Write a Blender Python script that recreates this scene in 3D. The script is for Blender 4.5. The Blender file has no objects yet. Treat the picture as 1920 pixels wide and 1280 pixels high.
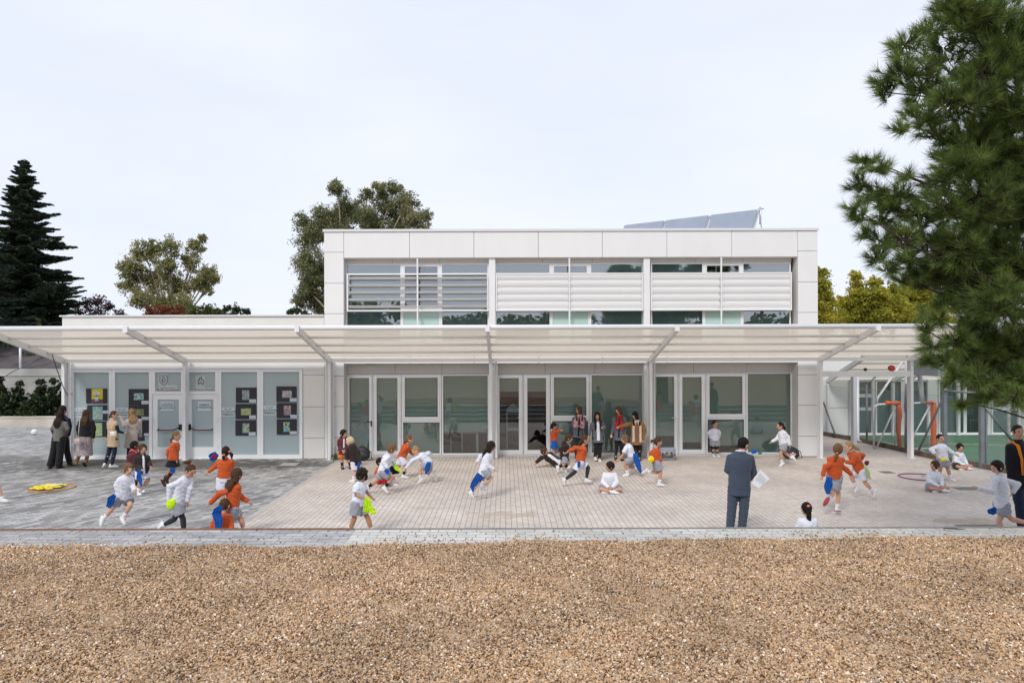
import bpy, math, random
import numpy as np
from mathutils import Vector, Matrix
random.seed(7); np.random.seed(7)
R = math.radians
SC = bpy.context.scene
COL = SC.collection

# ---------------------------------------------------------------- camera, sky, sun, exposure
F, CX, HY, CH = 1300.0, 948.0, 662.0, 3.1      # focal length, centre column, horizon row (photo pixels), eye height
cam_d = bpy.data.cameras.new('camera'); cam = bpy.data.objects.new('camera', cam_d); COL.objects.link(cam)
cam.location = (0, 0, CH)
cam_d.sensor_width = 36; cam_d.lens = F / 1920 * 36
cam_d.shift_x = (960 - CX) / 1920; cam_d.shift_y = (HY - 640) / 1920
cam_d.clip_end = 2000
cam.rotation_euler = (Matrix.Rotation(R(90), 3, 'X') @ Matrix.Rotation(R(-0.16), 3, 'Z')).to_euler()
SC.camera = cam
SUN_EL, SUN_AZ = 42, 205                        # overcast: a very soft sun, behind and left of the camera
w = bpy.data.worlds.new('World'); SC.world = w; w.use_nodes = True
nt = w.node_tree; nt.nodes.clear()
wo = nt.nodes.new('ShaderNodeOutputWorld'); bg = nt.nodes.new('ShaderNodeBackground')
sky = nt.nodes.new('ShaderNodeTexSky'); sky.sky_type = 'NISHITA'; sky.sun_disc = False
sky.sun_elevation = R(SUN_EL); sky.sun_rotation = R(SUN_AZ)
tc = nt.nodes.new('ShaderNodeTexCoord'); mp = nt.nodes.new('ShaderNodeMapping'); mp.inputs['Scale'].default_value = (1, 1, 3.2)
nz = nt.nodes.new('ShaderNodeTexNoise'); nz.inputs['Scale'].default_value = 1.5; nz.inputs['Detail'].default_value = 5; nz.inputs['Roughness'].default_value = .5
cr = nt.nodes.new('ShaderNodeValToRGB')
cr.color_ramp.elements[0].position = .36; cr.color_ramp.elements[0].color = (.60, .648, .76, 1)
cr.color_ramp.elements[1].position = .66; cr.color_ramp.elements[1].color = (.69, .72, .80, 1)
sc_ = nt.nodes.new('ShaderNodeVectorMath'); sc_.operation = 'SCALE'; sc_.inputs['Scale'].default_value = 10.0
mx = nt.nodes.new('ShaderNodeMixRGB'); mx.inputs['Fac'].default_value = .93
L = nt.links.new
L(tc.outputs['Generated'], mp.inputs['Vector']); L(mp.outputs[0], nz.inputs['Vector']); L(nz.outputs['Fac'], cr.inputs['Fac'])
L(cr.outputs['Color'], sc_.inputs[0]); L(sky.outputs[0], mx.inputs['Color1']); L(sc_.outputs['Vector'], mx.inputs['Color2'])
L(mx.outputs[0], bg.inputs['Color']); bg.inputs['Strength'].default_value = .1; L(bg.outputs[0], wo.inputs[0])
sd = bpy.data.lights.new('sun', 'SUN'); sd.energy = 1.5; sd.angle = R(14); sd.color = (1, .97, .92)
so = bpy.data.objects.new('sun', sd); COL.objects.link(so); so.location = (-10, -20, 40)
sdir = Vector((math.sin(R(SUN_AZ)) * math.cos(R(SUN_EL)), math.cos(R(SUN_AZ)) * math.cos(R(SUN_EL)), math.sin(R(SUN_EL))))
so.rotation_euler = sdir.to_track_quat('Z', 'Y').to_euler()
SC.view_settings.view_transform = 'Standard'; SC.view_settings.look = 'None'
SC.view_settings.exposure = 0.45; SC.view_settings.gamma = 1
SC.render.engine = 'CYCLES'; SC.cycles.max_bounces = 8; SC.cycles.transparent_max_bounces = 16

# ---------------------------------------------------------------- helpers
def wx(px, Y): return (px - CX) * Y / F
def wz(py, Y): return CH - (py - HY) * Y / F
def gy(py): return F * CH / (py - HY)
def P(px, py, Y): return Vector((wx(px, Y), Y, wz(py, Y)))

def tag(o, label=None, cat=None, group=None, kind=None):
    if label: o['label'] = label
    if cat: o['category'] = cat
    if group: o['group'] = group
    if kind: o['kind'] = kind
    return o
def empty(name, loc, label, cat, group=None):
    o = bpy.data.objects.new(name, None); COL.objects.link(o); o.location = loc
    o.empty_display_size = .1
    return tag(o, label, cat, group)
def link(name, me, mat, parent=None):
    o = bpy.data.objects.new(name, me); COL.objects.link(o)
    if mat is not None:
        for m in (mat if isinstance(mat, (list, tuple)) else [mat]): me.materials.append(m)
    if parent is not None:
        o.parent = parent
        o.matrix_parent_inverse = Matrix.Translation(-Vector(parent.location)) if parent.parent is None else Matrix.Identity(4)
        if parent.parent is not None:
            # grandchild: parent mesh sits at its own origin, the root empty carries the offset already removed above
            o.matrix_parent_inverse = Matrix.Identity(4)
    return o
def children(o): return [c for c in bpy.data.objects if c.parent == o]
def copy_tree(o, parent=None):
    c = o.copy(); COL.objects.link(c)
    if parent is not None: c.parent = parent
    for ch in children(o): copy_tree(ch, c)
    return c

class MB:
    def __init__(s): s.v = []; s.f = []; s.m = []; s.mi = 0; s.sm = []
    def add(s, vs, fs, smooth=False):
        n = len(s.v); s.v += [tuple(v) for v in vs]; s.f += [tuple(i + n for i in f) for f in fs]
        s.m += [s.mi] * len(fs); s.sm += [smooth] * len(fs)
    def box(s, x0, x1, y0, y1, z0, z1):
        if x0 > x1: x0, x1 = x1, x0
        if y0 > y1: y0, y1 = y1, y0
        if z0 > z1: z0, z1 = z1, z0
        v = [(x0,y0,z0),(x1,y0,z0),(x1,y1,z0),(x0,y1,z0),(x0,y0,z1),(x1,y0,z1),(x1,y1,z1),(x0,y1,z1)]
        s.add(v, [(0,3,2,1),(4,5,6,7),(0,1,5,4),(1,2,6,5),(2,3,7,6),(3,0,4,7)])
    def beam(s, p0, p1, w, h, up=(0,0,1)):       # rectangular bar: w across, h along 'up'
        p0, p1 = Vector(p0), Vector(p1); d = (p1 - p0).normalized(); u = Vector(up)
        a = d.cross(u).normalized(); b = a.cross(d).normalized()
        vs = [p + a * (sx * w / 2) + b * (sy * h / 2) for p in (p0, p1) for sx, sy in ((-1,-1),(1,-1),(1,1),(-1,1))]
        s.add(vs, [(0,1,2,3),(7,6,5,4),(0,4,5,1),(1,5,6,2),(2,6,7,3),(3,7,4,0)])
    def tube(s, pts, r, n=8, cap=True):
        pts = [Vector(p) for p in pts]; rs = r if isinstance(r, (list, tuple)) else [r] * len(pts)
        vs = []; prev = None
        for i, p in enumerate(pts):
            d = (pts[min(i+1, len(pts)-1)] - pts[max(i-1, 0)]).normalized()
            a = d.cross(Vector((0,0,1))) if abs(d.z) < .95 else d.cross(Vector((0,1,0)))
            if prev is not None and a.dot(prev) < 0: a = -a
            a.normalize(); prev = a; b = d.cross(a).normalized()
            vs += [p + (a * math.cos(t) + b * math.sin(t)) * rs[i] for t in [2*math.pi*k/n for k in range(n)]]
        fs = []
        for i in range(len(pts) - 1):
            for k in range(n):
                fs.append((i*n+k, i*n+(k+1)%n, (i+1)*n+(k+1)%n, (i+1)*n+k))
        if cap: fs += [tuple(range(n-1, -1, -1)), tuple((len(pts)-1)*n + k for k in range(n))]
        s.add(vs, fs, True)
    def ell(s, c, ax, nu=12, nv=8):              # ellipsoid with three axis vectors
        c = Vector(c); A, B, Cc = [Vector(a) for a in ax]
        vs = [c + Cc]; 
        for j in range(1, nv):
            t = math.pi * j / nv
            for i in range(nu):
                ph = 2 * math.pi * i / nu
                vs.append(c + A*(math.sin(t)*math.cos(ph)) + B*(math.sin(t)*math.sin(ph)) + Cc*math.cos(t))
        vs.append(c - Cc); fs = []
        for i in range(nu): fs.append((0, 1+i, 1+(i+1)%nu))
        for j in range(nv-2):
            for i in range(nu):
                fs.append((1+j*nu+i, 1+(j+1)*nu+i, 1+(j+1)*nu+(i+1)%nu, 1+j*nu+(i+1)%nu))
        k = len(vs)-1; b = 1+(nv-2)*nu
        for i in range(nu): fs.append((k, b+(i+1)%nu, b+i))
        s.add(vs, fs, True)
    def loft(s, secs, n=16):                     # secs: (centre, axis a, axis b) ellipses, capped flat
        vs = []
        for c, a, b in secs:
            c, a, b = Vector(c), Vector(a), Vector(b)
            vs += [c + a*math.cos(2*math.pi*k/n) + b*math.sin(2*math.pi*k/n) for k in range(n)]
        fs = []; m = len(secs)
        for i in range(m-1):
            for k in range(n): fs.append((i*n+k, i*n+(k+1)%n, (i+1)*n+(k+1)%n, (i+1)*n+k))
        fs += [tuple(range(n-1,-1,-1)), tuple((m-1)*n+k for k in range(n))]
        s.add(vs, fs, True)
    def quad(s, a, b, c, d): s.add([a, b, c, d], [(0,1,2,3)])
    def mesh(s, name):
        me = bpy.data.meshes.new(name); me.from_pydata(s.v, [], s.f)
        me.polygons.foreach_set('material_index', s.m); me.polygons.foreach_set('use_smooth', s.sm)
        me.update(); return me
    def build(s, name, mat, parent=None): return link(name, s.mesh(name), mat, parent)

def np_mesh(name, V, Fc, mat, parent=None, smooth=False):
    """V (n,3) float array, Fc (m,k) int array"""
    V = np.asarray(V, dtype=np.float32); Fc = np.asarray(Fc, dtype=np.int32); k = Fc.shape[1]
    me = bpy.data.meshes.new(name)
    me.vertices.add(len(V)); me.vertices.foreach_set('co', V.ravel())
    me.loops.add(Fc.size); me.loops.foreach_set('vertex_index', Fc.ravel())
    me.polygons.add(len(Fc)); me.polygons.foreach_set('loop_start', np.arange(0, Fc.size, k, dtype=np.int32))
    me.polygons.foreach_set('loop_total', np.full(len(Fc), k, dtype=np.int32))
    me.polygons.foreach_set('use_smooth', np.full(len(Fc), smooth))
    me.update(calc_edges=True)
    return link(name, me, mat, parent)

# ---------------------------------------------------------------- materials
MATS = {}
def mat(name, col, rough=.6, metal=0, noise_amt=.0, noise_scale=8, bump=0, bump_scale=40, spec=.5, col2=None, sheen=0, trans=0, island=0, stretch=None, detail=4):
    if name in MATS: return MATS[name]
    m = bpy.data.materials.new(name); m.use_nodes = True; MATS[name] = m
    t = m.node_tree; b = t.nodes['Principled BSDF']; lk = t.links.new
    b.inputs['Roughness'].default_value = rough; b.inputs['Metallic'].default_value = metal
    b.inputs['Specular IOR Level'].default_value = spec
    c4 = (*col, 1); b.inputs['Base Color'].default_value = c4
    if sheen: b.inputs['Sheen Weight'].default_value = sheen
    src = None
    if noise_amt or bump:
        tcn = t.nodes.new('ShaderNodeTexCoord'); vec = tcn.outputs['Object']
        if stretch:
            mpn = t.nodes.new('ShaderNodeMapping'); mpn.inputs['Scale'].default_value = stretch; lk(vec, mpn.inputs[0]); vec = mpn.outputs[0]
    if noise_amt or col2:
        n = t.nodes.new('ShaderNodeTexNoise'); n.inputs['Scale'].default_value = noise_scale; n.inputs['Detail'].default_value = detail
        if noise_amt or bump: lk(vec, n.inputs['Vector'])
        r = t.nodes.new('ShaderNodeValToRGB'); r.color_ramp.elements[0].position = .3; r.color_ramp.elements[1].position = .7
        r.color_ramp.elements[0].color = tuple(max(0, c*(1-noise_amt)) for c in col) + (1,)
        r.color_ramp.elements[1].color = (*(col2 if col2 else tuple(min(1, c*(1+noise_amt*.6)) for c in col)), 1)
        lk(n.outputs['Fac'], r.inputs['Fac']); src = r.outputs['Color']; lk(src, b.inputs['Base Color'])
    if island:
        g = t.nodes.new('ShaderNodeNewGeometry'); mr = t.nodes.new('ShaderNodeMapRange')
        mr.inputs['To Min'].default_value = 1 - island; mr.inputs['To Max'].default_value = 1 + island
        lk(g.outputs['Random Per Island'], mr.inputs['Value'])
        vm = t.nodes.new('ShaderNodeVectorMath'); vm.operation = 'SCALE'
        if src: lk(src, vm.inputs[0])
        else: vm.inputs[0].default_value = col
        lk(mr.outputs[0], vm.inputs['Scale']); lk(vm.outputs[0], b.inputs['Base Color'])
    if bump:
        n2 = t.nodes.new('ShaderNodeTexNoise'); n2.inputs['Scale'].default_value = bump_scale; n2.inputs['Detail'].default_value = 3; lk(vec, n2.inputs['Vector'])
        bp = t.nodes.new('ShaderNodeBump'); bp.inputs['Strength'].default_value = min(1, bump); bp.inputs['Distance'].default_value = .02
        lk(n2.outputs['Fac'], bp.inputs['Height']); lk(bp.outputs[0], b.inputs['Normal'])
    if trans:
        tr = t.nodes.new('ShaderNodeBsdfTranslucent'); ms = t.nodes.new('ShaderNodeMixShader'); ms.inputs[0].default_value = trans
        out = t.nodes['Material Output']; lk(b.outputs[0], ms.inputs[1]); lk(tr.outputs[0], ms.inputs[2]); lk(ms.outputs[0], out.inputs[0])
        if src or island:
            lk(b.inputs['Base Color'].links[0].from_socket, tr.inputs['Color'])
        else: tr.inputs['Color'].default_value = c4
    return m

def glass_mat(name, tint=(.75,.85,.83), refl=.12, rough=0.0):
    if name in MATS: return MATS[name]
    m = bpy.data.materials.new(name); m.use_nodes = True; MATS[name] = m
    t = m.node_tree; t.nodes.clear(); lk = t.links.new
    o = t.nodes.new('ShaderNodeOutputMaterial'); ms = t.nodes.new('ShaderNodeMixShader')
    g = t.nodes.new('ShaderNodeBsdfGlossy'); g.inputs['Roughness'].default_value = rough; g.inputs['Color'].default_value = (.95,.97,1,1)
    tr = t.nodes.new('ShaderNodeBsdfTransparent'); tr.inputs['Color'].default_value = (*tint, 1)
    fr = t.nodes.new('ShaderNodeFresnel'); fr.inputs['IOR'].default_value = 1.5
    ma = t.nodes.new('ShaderNodeMath'); ma.operation = 'MULTIPLY_ADD'; ma.inputs[1].default_value = 1.6; ma.inputs[2].default_value = refl; ma.use_clamp = True
    # slight waviness of float glass
    tcn = t.nodes.new('ShaderNodeTexCoord'); n = t.nodes.new('ShaderNodeTexNoise'); n.inputs['Scale'].default_value = .9; n.inputs['Detail'].default_value = 1
    bp = t.nodes.new('ShaderNodeBump'); bp.inputs['Strength'].default_value = .02; bp.inputs['Distance'].default_value = .05
    lk(tcn.outputs['Object'], n.inputs['Vector']); lk(n.outputs['Fac'], bp.inputs['Height']); lk(bp.outputs[0], g.inputs['Normal'])
    lk(fr.outputs[0], ma.inputs[0]); lk(ma.outputs[0], ms.inputs[0]); lk(tr.outputs[0], ms.inputs[1]); lk(g.outputs[0], ms.inputs[2]); lk(ms.outputs[0], o.inputs[0])
    return m

def paver_mat(name, base, alt, joint, bw, rh, ang=0, var=.5, mortar=.006, tone_patches=None, rough=.8, streak=None, offs=.5, squash=1, freq=2, edge=None):
    m = bpy.data.materials.new(name); m.use_nodes = True; MATS[name] = m
    t = m.node_tree; b = t.nodes['Principled BSDF']; lk = t.links.new; N = t.nodes.new
    b.inputs['Roughness'].default_value = rough; b.inputs['Specular IOR Level'].default_value = .25
    g = N('ShaderNodeNewGeometry'); mp = N('ShaderNodeMapping'); mp.inputs['Rotation'].default_value = (0, 0, R(ang)); lk(g.outputs['Position'], mp.inputs[0])
    wn = N('ShaderNodeTexNoise'); wn.inputs['Scale'].default_value = 9; wn.inputs['Detail'].default_value = 2; lk(g.outputs['Position'], wn.inputs['Vector'])
    wm = N('ShaderNodeVectorMath'); wm.operation = 'MULTIPLY_ADD'; wm.inputs[1].default_value = (.012,.012,0); lk(wn.outputs['Color'], wm.inputs[0]); lk(mp.outputs[0], wm.inputs[2])
    br = N('ShaderNodeTexBrick'); br.inputs['Scale'].default_value = 1; br.offset = offs; br.squash = squash; br.offset_frequency = freq
    br.inputs['Brick Width'].default_value = bw; br.inputs['Row Height'].default_value = rh; br.inputs['Mortar Size'].default_value = mortar
    br.inputs['Mortar Smooth'].default_value = .3; br.inputs['Bias'].default_value = 0
    br.inputs['Color1'].default_value = (*base, 1); br.inputs['Color2'].default_value = (*alt, 1); br.inputs['Mortar'].default_value = (*joint, 1)
    lk(wm.outputs[0], br.inputs['Vector'])
    col = br.outputs['Color']
    def mul(c, lo, hi, scale, p0=.35, p1=.65, det=4, vec=None, stretch=None):
        n = N('ShaderNodeTexNoise'); n.inputs['Scale'].default_value = scale; n.inputs['Detail'].default_value = det
        v = g.outputs['Position']
        if stretch:
            q = N('ShaderNodeMapping'); q.inputs['Rotation'].default_value = (0,0,R(stretch[2])); lk(v, q.inputs[0]); q2 = N('ShaderNodeMapping'); q2.inputs['Scale'].default_value = (stretch[0], stretch[1], 1); lk(q.outputs[0], q2.inputs[0]); v = q2.outputs[0]
        lk(v, n.inputs['Vector']); mr = N('ShaderNodeMapRange'); mr.inputs['From Min'].default_value = p0; mr.inputs['From Max'].default_value = p1
        mr.inputs['To Min'].default_value = lo; mr.inputs['To Max'].default_value = hi; lk(n.outputs['Fac'], mr.inputs['Value'])
        s = N('ShaderNodeVectorMath'); s.operation = 'SCALE'; lk(c, s.inputs[0]); lk(mr.outputs[0], s.inputs['Scale']); return s.outputs[0]
    col = mul(col, .86, 1.06, .7); col = mul(col, .93, 1.05, 30)
    if streak: col = mul(col, streak[0], streak[1], streak[2], stretch=streak[3], p0=.4, p1=.6, det=3)
    for (cx, cy, rx, ry, sc, amt) in (tone_patches or []):
        vm = N('ShaderNodeVectorMath'); vm.operation = 'SUBTRACT'; vm.inputs[1].default_value = (cx, cy, 0); lk(g.outputs['Position'], vm.inputs[0])
        v2 = N('ShaderNodeVectorMath'); v2.operation = 'MULTIPLY'; v2.inputs[1].default_value = (1/rx, 1/ry, 0); lk(vm.outputs[0], v2.inputs[0])
        ln = N('ShaderNodeVectorMath'); ln.operation = 'LENGTH'; lk(v2.outputs[0], ln.inputs[0])
        n = N('ShaderNodeTexNoise'); n.inputs['Scale'].default_value = 3.2; n.inputs['Detail'].default_value = 6; n.inputs['Roughness'].default_value = .65; lk(g.outputs['Position'], n.inputs['Vector'])
        ad = N('ShaderNodeMath'); ad.operation = 'MULTIPLY_ADD'; ad.inputs[1].default_value = 2.2; lk(n.outputs['Fac'], ad.inputs[0]); lk(ln.outputs['Value'], ad.inputs[2])
        mr = N('ShaderNodeMapRange'); mr.inputs['From Min'].default_value = 1.55; mr.inputs['From Max'].default_value = 1.9; mr.inputs['To Min'].default_value = amt; mr.inputs['To Max'].default_value = 0; lk(ad.outputs[0], mr.inputs['Value'])
        mc = N('ShaderNodeMixRGB'); mc.blend_type = 'MIX'; lk(mr.outputs[0], mc.inputs['Fac']); lk(col, mc.inputs['Color1']); mc.inputs['Color2'].default_value = (*sc, 1); col = mc.outputs[0]
    lk(col, b.inputs['Base Color'])
    bp = N('ShaderNodeBump'); bp.inputs['Strength'].default_value = .4; bp.inputs['Distance'].default_value = .004; bp.invert = True
    lk(br.outputs['Fac'], bp.inputs['Height']); lk(bp.outputs[0], b.inputs['Normal'])
    return m

M_white = mat('white_panel', (.79,.785,.78), .45, noise_amt=.022, noise_scale=1.6, stretch=(1.5,1.5,.35), island=.012)
M_whiter = mat('white_lacquer', (.80,.80,.80), .35, noise_amt=.02, noise_scale=2)
M_frame = mat('white_frame', (.84,.85,.86), .35)
M_wall = mat('warm_render', (.77,.745,.71), .8, noise_amt=.05, noise_scale=1.2)
M_dark = mat('dark_joint', (.05,.05,.05), .9)
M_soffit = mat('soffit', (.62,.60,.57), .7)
M_mintg = mat('mint_glass', (.50,.68,.63), .08, spec=.6, noise_amt=.05, noise_scale=2)
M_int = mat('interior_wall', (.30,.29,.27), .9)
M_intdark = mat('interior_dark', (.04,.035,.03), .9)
M_blind = mat('roller_blind', (.43,.515,.46), .9, noise_amt=.06, noise_scale=1.2, stretch=(1,1,.2))
M_blind_up = mat('upper_blind', (.36,.44,.44), .9)
M_mint = mat('mint_blind', (.80,.93,.88), .9)
M_black = mat('black_plastic', (.012,.012,.013), .4)
M_steel = mat('galvanised_steel', (.33,.35,.37), .45, .5, noise_amt=.12, noise_scale=6)
M_concrete = mat('concrete', (.42,.41,.385), .85, noise_amt=.28, noise_scale=1.1, bump=.3, bump_scale=20, detail=8)
M_paper = mat('paper', (.78,.80,.82), .6)
G_win = glass_mat('window_glass', (.80,.88,.85), .075)
G_up = glass_mat('upper_glass', (.82,.92,.92), .25)
# ---------------------------------------------------------------- the ground
TZ = .65                                         # terrace level (the camera is on a tall tripod there)
YE = 9.70; KG = 1.4                                        # terrace edge
def sheet(name, pts, z, m, label=None):
    b = MB(); b.add([(x, y, z) for x, y in pts], [tuple(range(len(pts)))]); o = b.build(name, m); o['kind'] = 'structure'; return o
M_earth = mat('earth', (.16,.13,.09), .95, noise_amt=.4, noise_scale=.6, detail=8)
sheet('ground', [(-900,-900),(900,-900),(900,1200),(-900,1200)], -.30, M_earth)
XB = -4.86
st = [(wx(938,13.3), 13.35, 1.0, .42, (.40,.31,.23), .6), (wx(800,13.9),13.9,.45,.2,(.38,.31,.24),.5), (wx(1810,12.7),12.75,.9,.35,(.36,.27,.18),.55), (1.2,15.2,.5,.2,(.36,.3,.24),.35),  # stains on the beige paving
      (wx(1250,15.5),15.5,1.6,.3,(.40,.36,.32),.35)]
M_pave = paver_mat('beige_pavers', (.675,.60,.535), (.585,.51,.445), (.28,.235,.20), .13, .1035, ang=90, tone_patches=st, mortar=.006)
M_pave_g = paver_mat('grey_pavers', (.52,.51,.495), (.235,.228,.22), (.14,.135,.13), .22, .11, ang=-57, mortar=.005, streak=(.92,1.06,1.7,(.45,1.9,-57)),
                     tone_patches=[(-10.5,19.6,6.8,1.9,(.085,.077,.068),.72),(-6.5,19.5,3.0,1.0,(.085,.077,.068),.7),(-16,20.5,5,1.2,(.1,.09,.08),.5)])  # darker areas of paving along the building, set by position
yk = [(25.9,11.87),(23.8,12.28),(20.05,12.42),(18.4,12.72),(9.8,14.1)]       # the kerb of the court (y, x)
sheet('playground_paving', [(XB,YE+1.2),(13.9,YE+1.2)]+[(x-.06,y) for y,x in reversed(yk[:-1])]+[(11.6,27),(XB,27)], 0, M_pave)
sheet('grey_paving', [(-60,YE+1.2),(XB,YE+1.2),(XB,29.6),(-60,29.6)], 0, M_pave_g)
b = MB(); b.box(XB-.05, XB+.05, YE+1.2, 20.3, -.1, .003); o = b.build('paving_border', mat('border_stone', (.47,.44,.41), .8, noise_amt=.1, noise_scale=5)); o['kind']='structure'
# sports court
def court_mat():
    m = mat('court_green', (.075,.175,.105), .7, noise_amt=.12, noise_scale=1.0); return m
sheet('court', [(12.0,25.9),(12.3,23.8),(12.44,20.05),(12.74,18.4),(14.1,10),(60,10),(60,27.2),(12,27.2)], -.08, court_mat())
M_yl = mat('court_line_yellow', (.50,.46,.10), .7); M_wl = mat('court_line_white', (.62,.66,.62), .7)
def strip(name, p0, p1, wd, z, m, par=None):
    p0, p1 = Vector((*p0, z)), Vector((*p1, z)); d = (p1-p0).normalized(); n = Vector((-d.y, d.x, 0))*wd/2
    b = MB(); b.quad(p0-n, p1-n, p1+n, p0+n); o = b.build(name, m, par); o['kind'] = 'structure'; return o
strip('court_line', (12.9,24.1), (30,22.9), .06, -.076, M_yl)
strip('court_line', (13.0,19.4), (30,19.2), .06, -.076, M_yl)
strip('court_line', (13.1,17.9), (13.4,24.9), .05, -.072, M_wl)
strip('court_line', (14.0,18.0), (16.4,16.9), .05, -.072, M_wl)
strip('court_line', (14.5,24.6), (24,20.0), .05, -.072, M_wl)
# kerb between paving and court
kb = MB()
for (y0,x0),(y1,x1) in zip(yk[:-1], yk[1:]): kb.beam((x0,y0,.015),(x1,y1,.015), .13, .25)
o = kb.build('kerb', mat('kerb_stone', (.17,.13,.10), .9, noise_amt=.35, noise_scale=3)); o['kind']='structure'
# amphitheatre steps down from the terrace
M_step = mat('step_concrete', (.45,.44,.42), .85, noise_amt=.12, noise_scale=2)
M_riser = mat('step_riser', (.23,.22,.20), .9)
for k in range(3):
    z1 = TZ - .1625*(k+1); y0 = YE + .4*k
    b = MB(); b.box(-60, 60, y0+.02, y0+.4, -.3, z1); b.mi = 1; b.box(-60, 60, y0+.4, y0+.408, -.3, z1-.02)
    o = b.build('step', [M_step, M_riser]); o['kind'] = 'structure'
# terrace body and strip of pavers
b = MB(); b.box(-60, 60, -60, YE-.04, -.3, TZ-.03); o = b.build('terrace', mat('terrace_soil', (.20,.14,.09), .95, noise_amt=.3, noise_scale=12)); o['kind']='structure'
XS = wx(657, 9.35)
M_ts = paver_mat('strip_pavers', (.60,.59,.545), (.50,.49,.455), (.20,.175,.15), .265, .14, ang=0, mortar=.006)
M_tg = paver_mat('strip_grey_pavers', (.45,.445,.44), (.34,.335,.33), (.13,.125,.12), .265, .14, ang=2, mortar=.006, streak=(.85,1.12,1.5,(.6,3,0)))
b = MB(); b.box(XS+.004, 60, YE-1.3, YE-.04, TZ-.10, TZ); o = b.build('terrace_paving', M_ts); o['kind']='structure'
b = MB(); b.box(-60, XS, YE-1.3, YE-.04, TZ-.10, TZ); o = b.build('terrace_paving', M_tg); o['kind']='structure'
b = MB(); b.box(-60, XS-.02, YE-.036, YE-.024, TZ-.2, TZ+.022); o = b.build('edging_strip', mat('rusty_steel', (.24,.125,.07), .8, noise_amt=.3, noise_scale=6)); o['kind']='structure'
b = MB(); b.box(XS-.016, 60, YE-.036, YE+.02, TZ-.2, TZ+.006); o = b.build('edging_stone', mat('edge_stone', (.25,.22,.20), .85, noise_amt=.25, noise_scale=4)); o['kind']='structure'
# gravel: real stones where the photograph looks at them, one mesh of gravel
gv = bpy.data.materials.new('gravel_stone'); gv.use_nodes = True; t = gv.node_tree; bb = t.nodes['Principled BSDF']; bb.inputs['Roughness'].default_value = .55
gg = t.nodes.new('ShaderNodeNewGeometry'); rr = t.nodes.new('ShaderNodeValToRGB'); rr.color_ramp.interpolation = 'LINEAR'
pal = [(0,(.085,.046,.022)),(.14,(.23,.125,.06)),(.3,(.50,.30,.15)),(.45,(.62,.395,.195)),(.6,(.39,.265,.16)),(.75,(.68,.48,.30)),(.87,(.35,.29,.24)),(.95,(.73,.57,.41)),(1,(.95,.84,.70))]
while len(rr.color_ramp.elements) < len(pal): rr.color_ramp.elements.new(.5)
for e, (p, c) in zip(rr.color_ramp.elements, pal): e.position = p; e.color = (*c, 1)
t.links.new(gg.outputs['Random Per Island'], rr.inputs['Fac'])
nn = t.nodes.new('ShaderNodeTexNoise'); nn.inputs['Scale'].default_value = .9; nn.inputs['Detail'].default_value = 5; t.links.new(gg.outputs['Position'], nn.inputs['Vector'])
mr = t.nodes.new('ShaderNodeMapRange'); mr.inputs['From Min'].default_value=.35; mr.inputs['From Max'].default_value=.65; mr.inputs['To Min'].default_value=.84; mr.inputs['To Max'].default_value=1.1
t.links.new(nn.outputs['Fac'], mr.inputs['Value']); vs = t.nodes.new('ShaderNodeVectorMath'); vs.operation='SCALE'
t.links.new(rr.outputs['Color'], vs.inputs[0]); t.links.new(mr.outputs[0], vs.inputs['Scale']); t.links.new(vs.outputs[0], bb.inputs['Base Color'])
def gravel_edge(x):
    x = x/KG
    return KG*(6.24 + .13*max(0,min(1,(x+3)/4)) + .035*math.sin(x*1.7+1) + .03*math.sin(x*4.1) + .02*math.sin(x*9.3) + (.10 if x > .6 else 0)*min(1,(x-.6)/1.2))
def stones(n, ptfun, smin, smax):
    cube = np.array([[x,y,z] for x in (-1,1) for y in (-1,1) for z in (-1,1)], dtype=np.float64)
    fc = np.array([[0,1,3,2],[4,6,7,5],[0,4,5,1],[2,3,7,6],[0,2,6,4],[1,5,7,3]])
    Cn = ptfun(n); n = len(Cn)
    V = cube[None]*np.ones((n,1,1)); V = V + np.random.uniform(-.45,.45,V.shape)
    s = np.random.uniform(smin, smax, (n,1,1))*np.random.uniform(.6,1.25,(n,1,3)); V = V*s*np.array([1,1,.62])
    q = np.random.normal(size=(n,4)); q[:,1:3] *= .45; q /= np.linalg.norm(q,axis=1,keepdims=True); a,b_,c,d = q.T
    a, d = a, d
    Rm = np.stack([1-2*(c*c+d*d),2*(b_*c-a*d),2*(b_*d+a*c),2*(b_*c+a*d),1-2*(b_*b_+d*d),2*(c*d-a*b_),2*(b_*d-a*c),2*(c*d+a*b_),1-2*(b_*b_+c*c)],-1).reshape(n,3,3)
    V = np.einsum('nij,nkj->nki', Rm, V) + Cn[:,None,:]
    Fc = (fc[None] + (np.arange(n)*8)[:,None,None]).reshape(-1,4)
    return V.reshape(-1,3), Fc
def gpts(n):
    y = KG*(3.05 + (6.5-3.05)*np.random.rand(n)**.9); x = (np.random.rand(n)*2-1)*(y*.88+.6)
    e = np.array([gravel_edge(v) for v in x]); k = y < e + np.random.exponential(.03, n); x, y, e = x[k], y[k], e[k]
    h = .012*np.sin(x*2.1+y*3)+.010*np.sin(x*5.3-y*4.1)+.008*np.sin(x*11+y*9)
    z = TZ + .024 + h*np.clip((e-y)*4,0,1) + np.random.uniform(-.010,.009,len(x))
    z = np.where(y > e, TZ + .004, z)
    return np.stack([x,y,z],1)
V1, F1 = stones(375000, gpts, .0042, .0096)
def spts(n):
    x = (np.random.rand(n)*2-1)*7.6; e = np.array([gravel_edge(v) for v in x]); y = e + np.random.exponential(.15, n); 
    k = y < YE-.05; x, y = x[k], y[k]; k = np.random.rand(len(x)) < np.where(np.sin(x*1.3+2)+.6*np.sin(x*3.7) > -.2, 1, .25); x, y = x[k], y[k]
    return np.stack([x, y, np.full(len(x), TZ+.005)],1)
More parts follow.
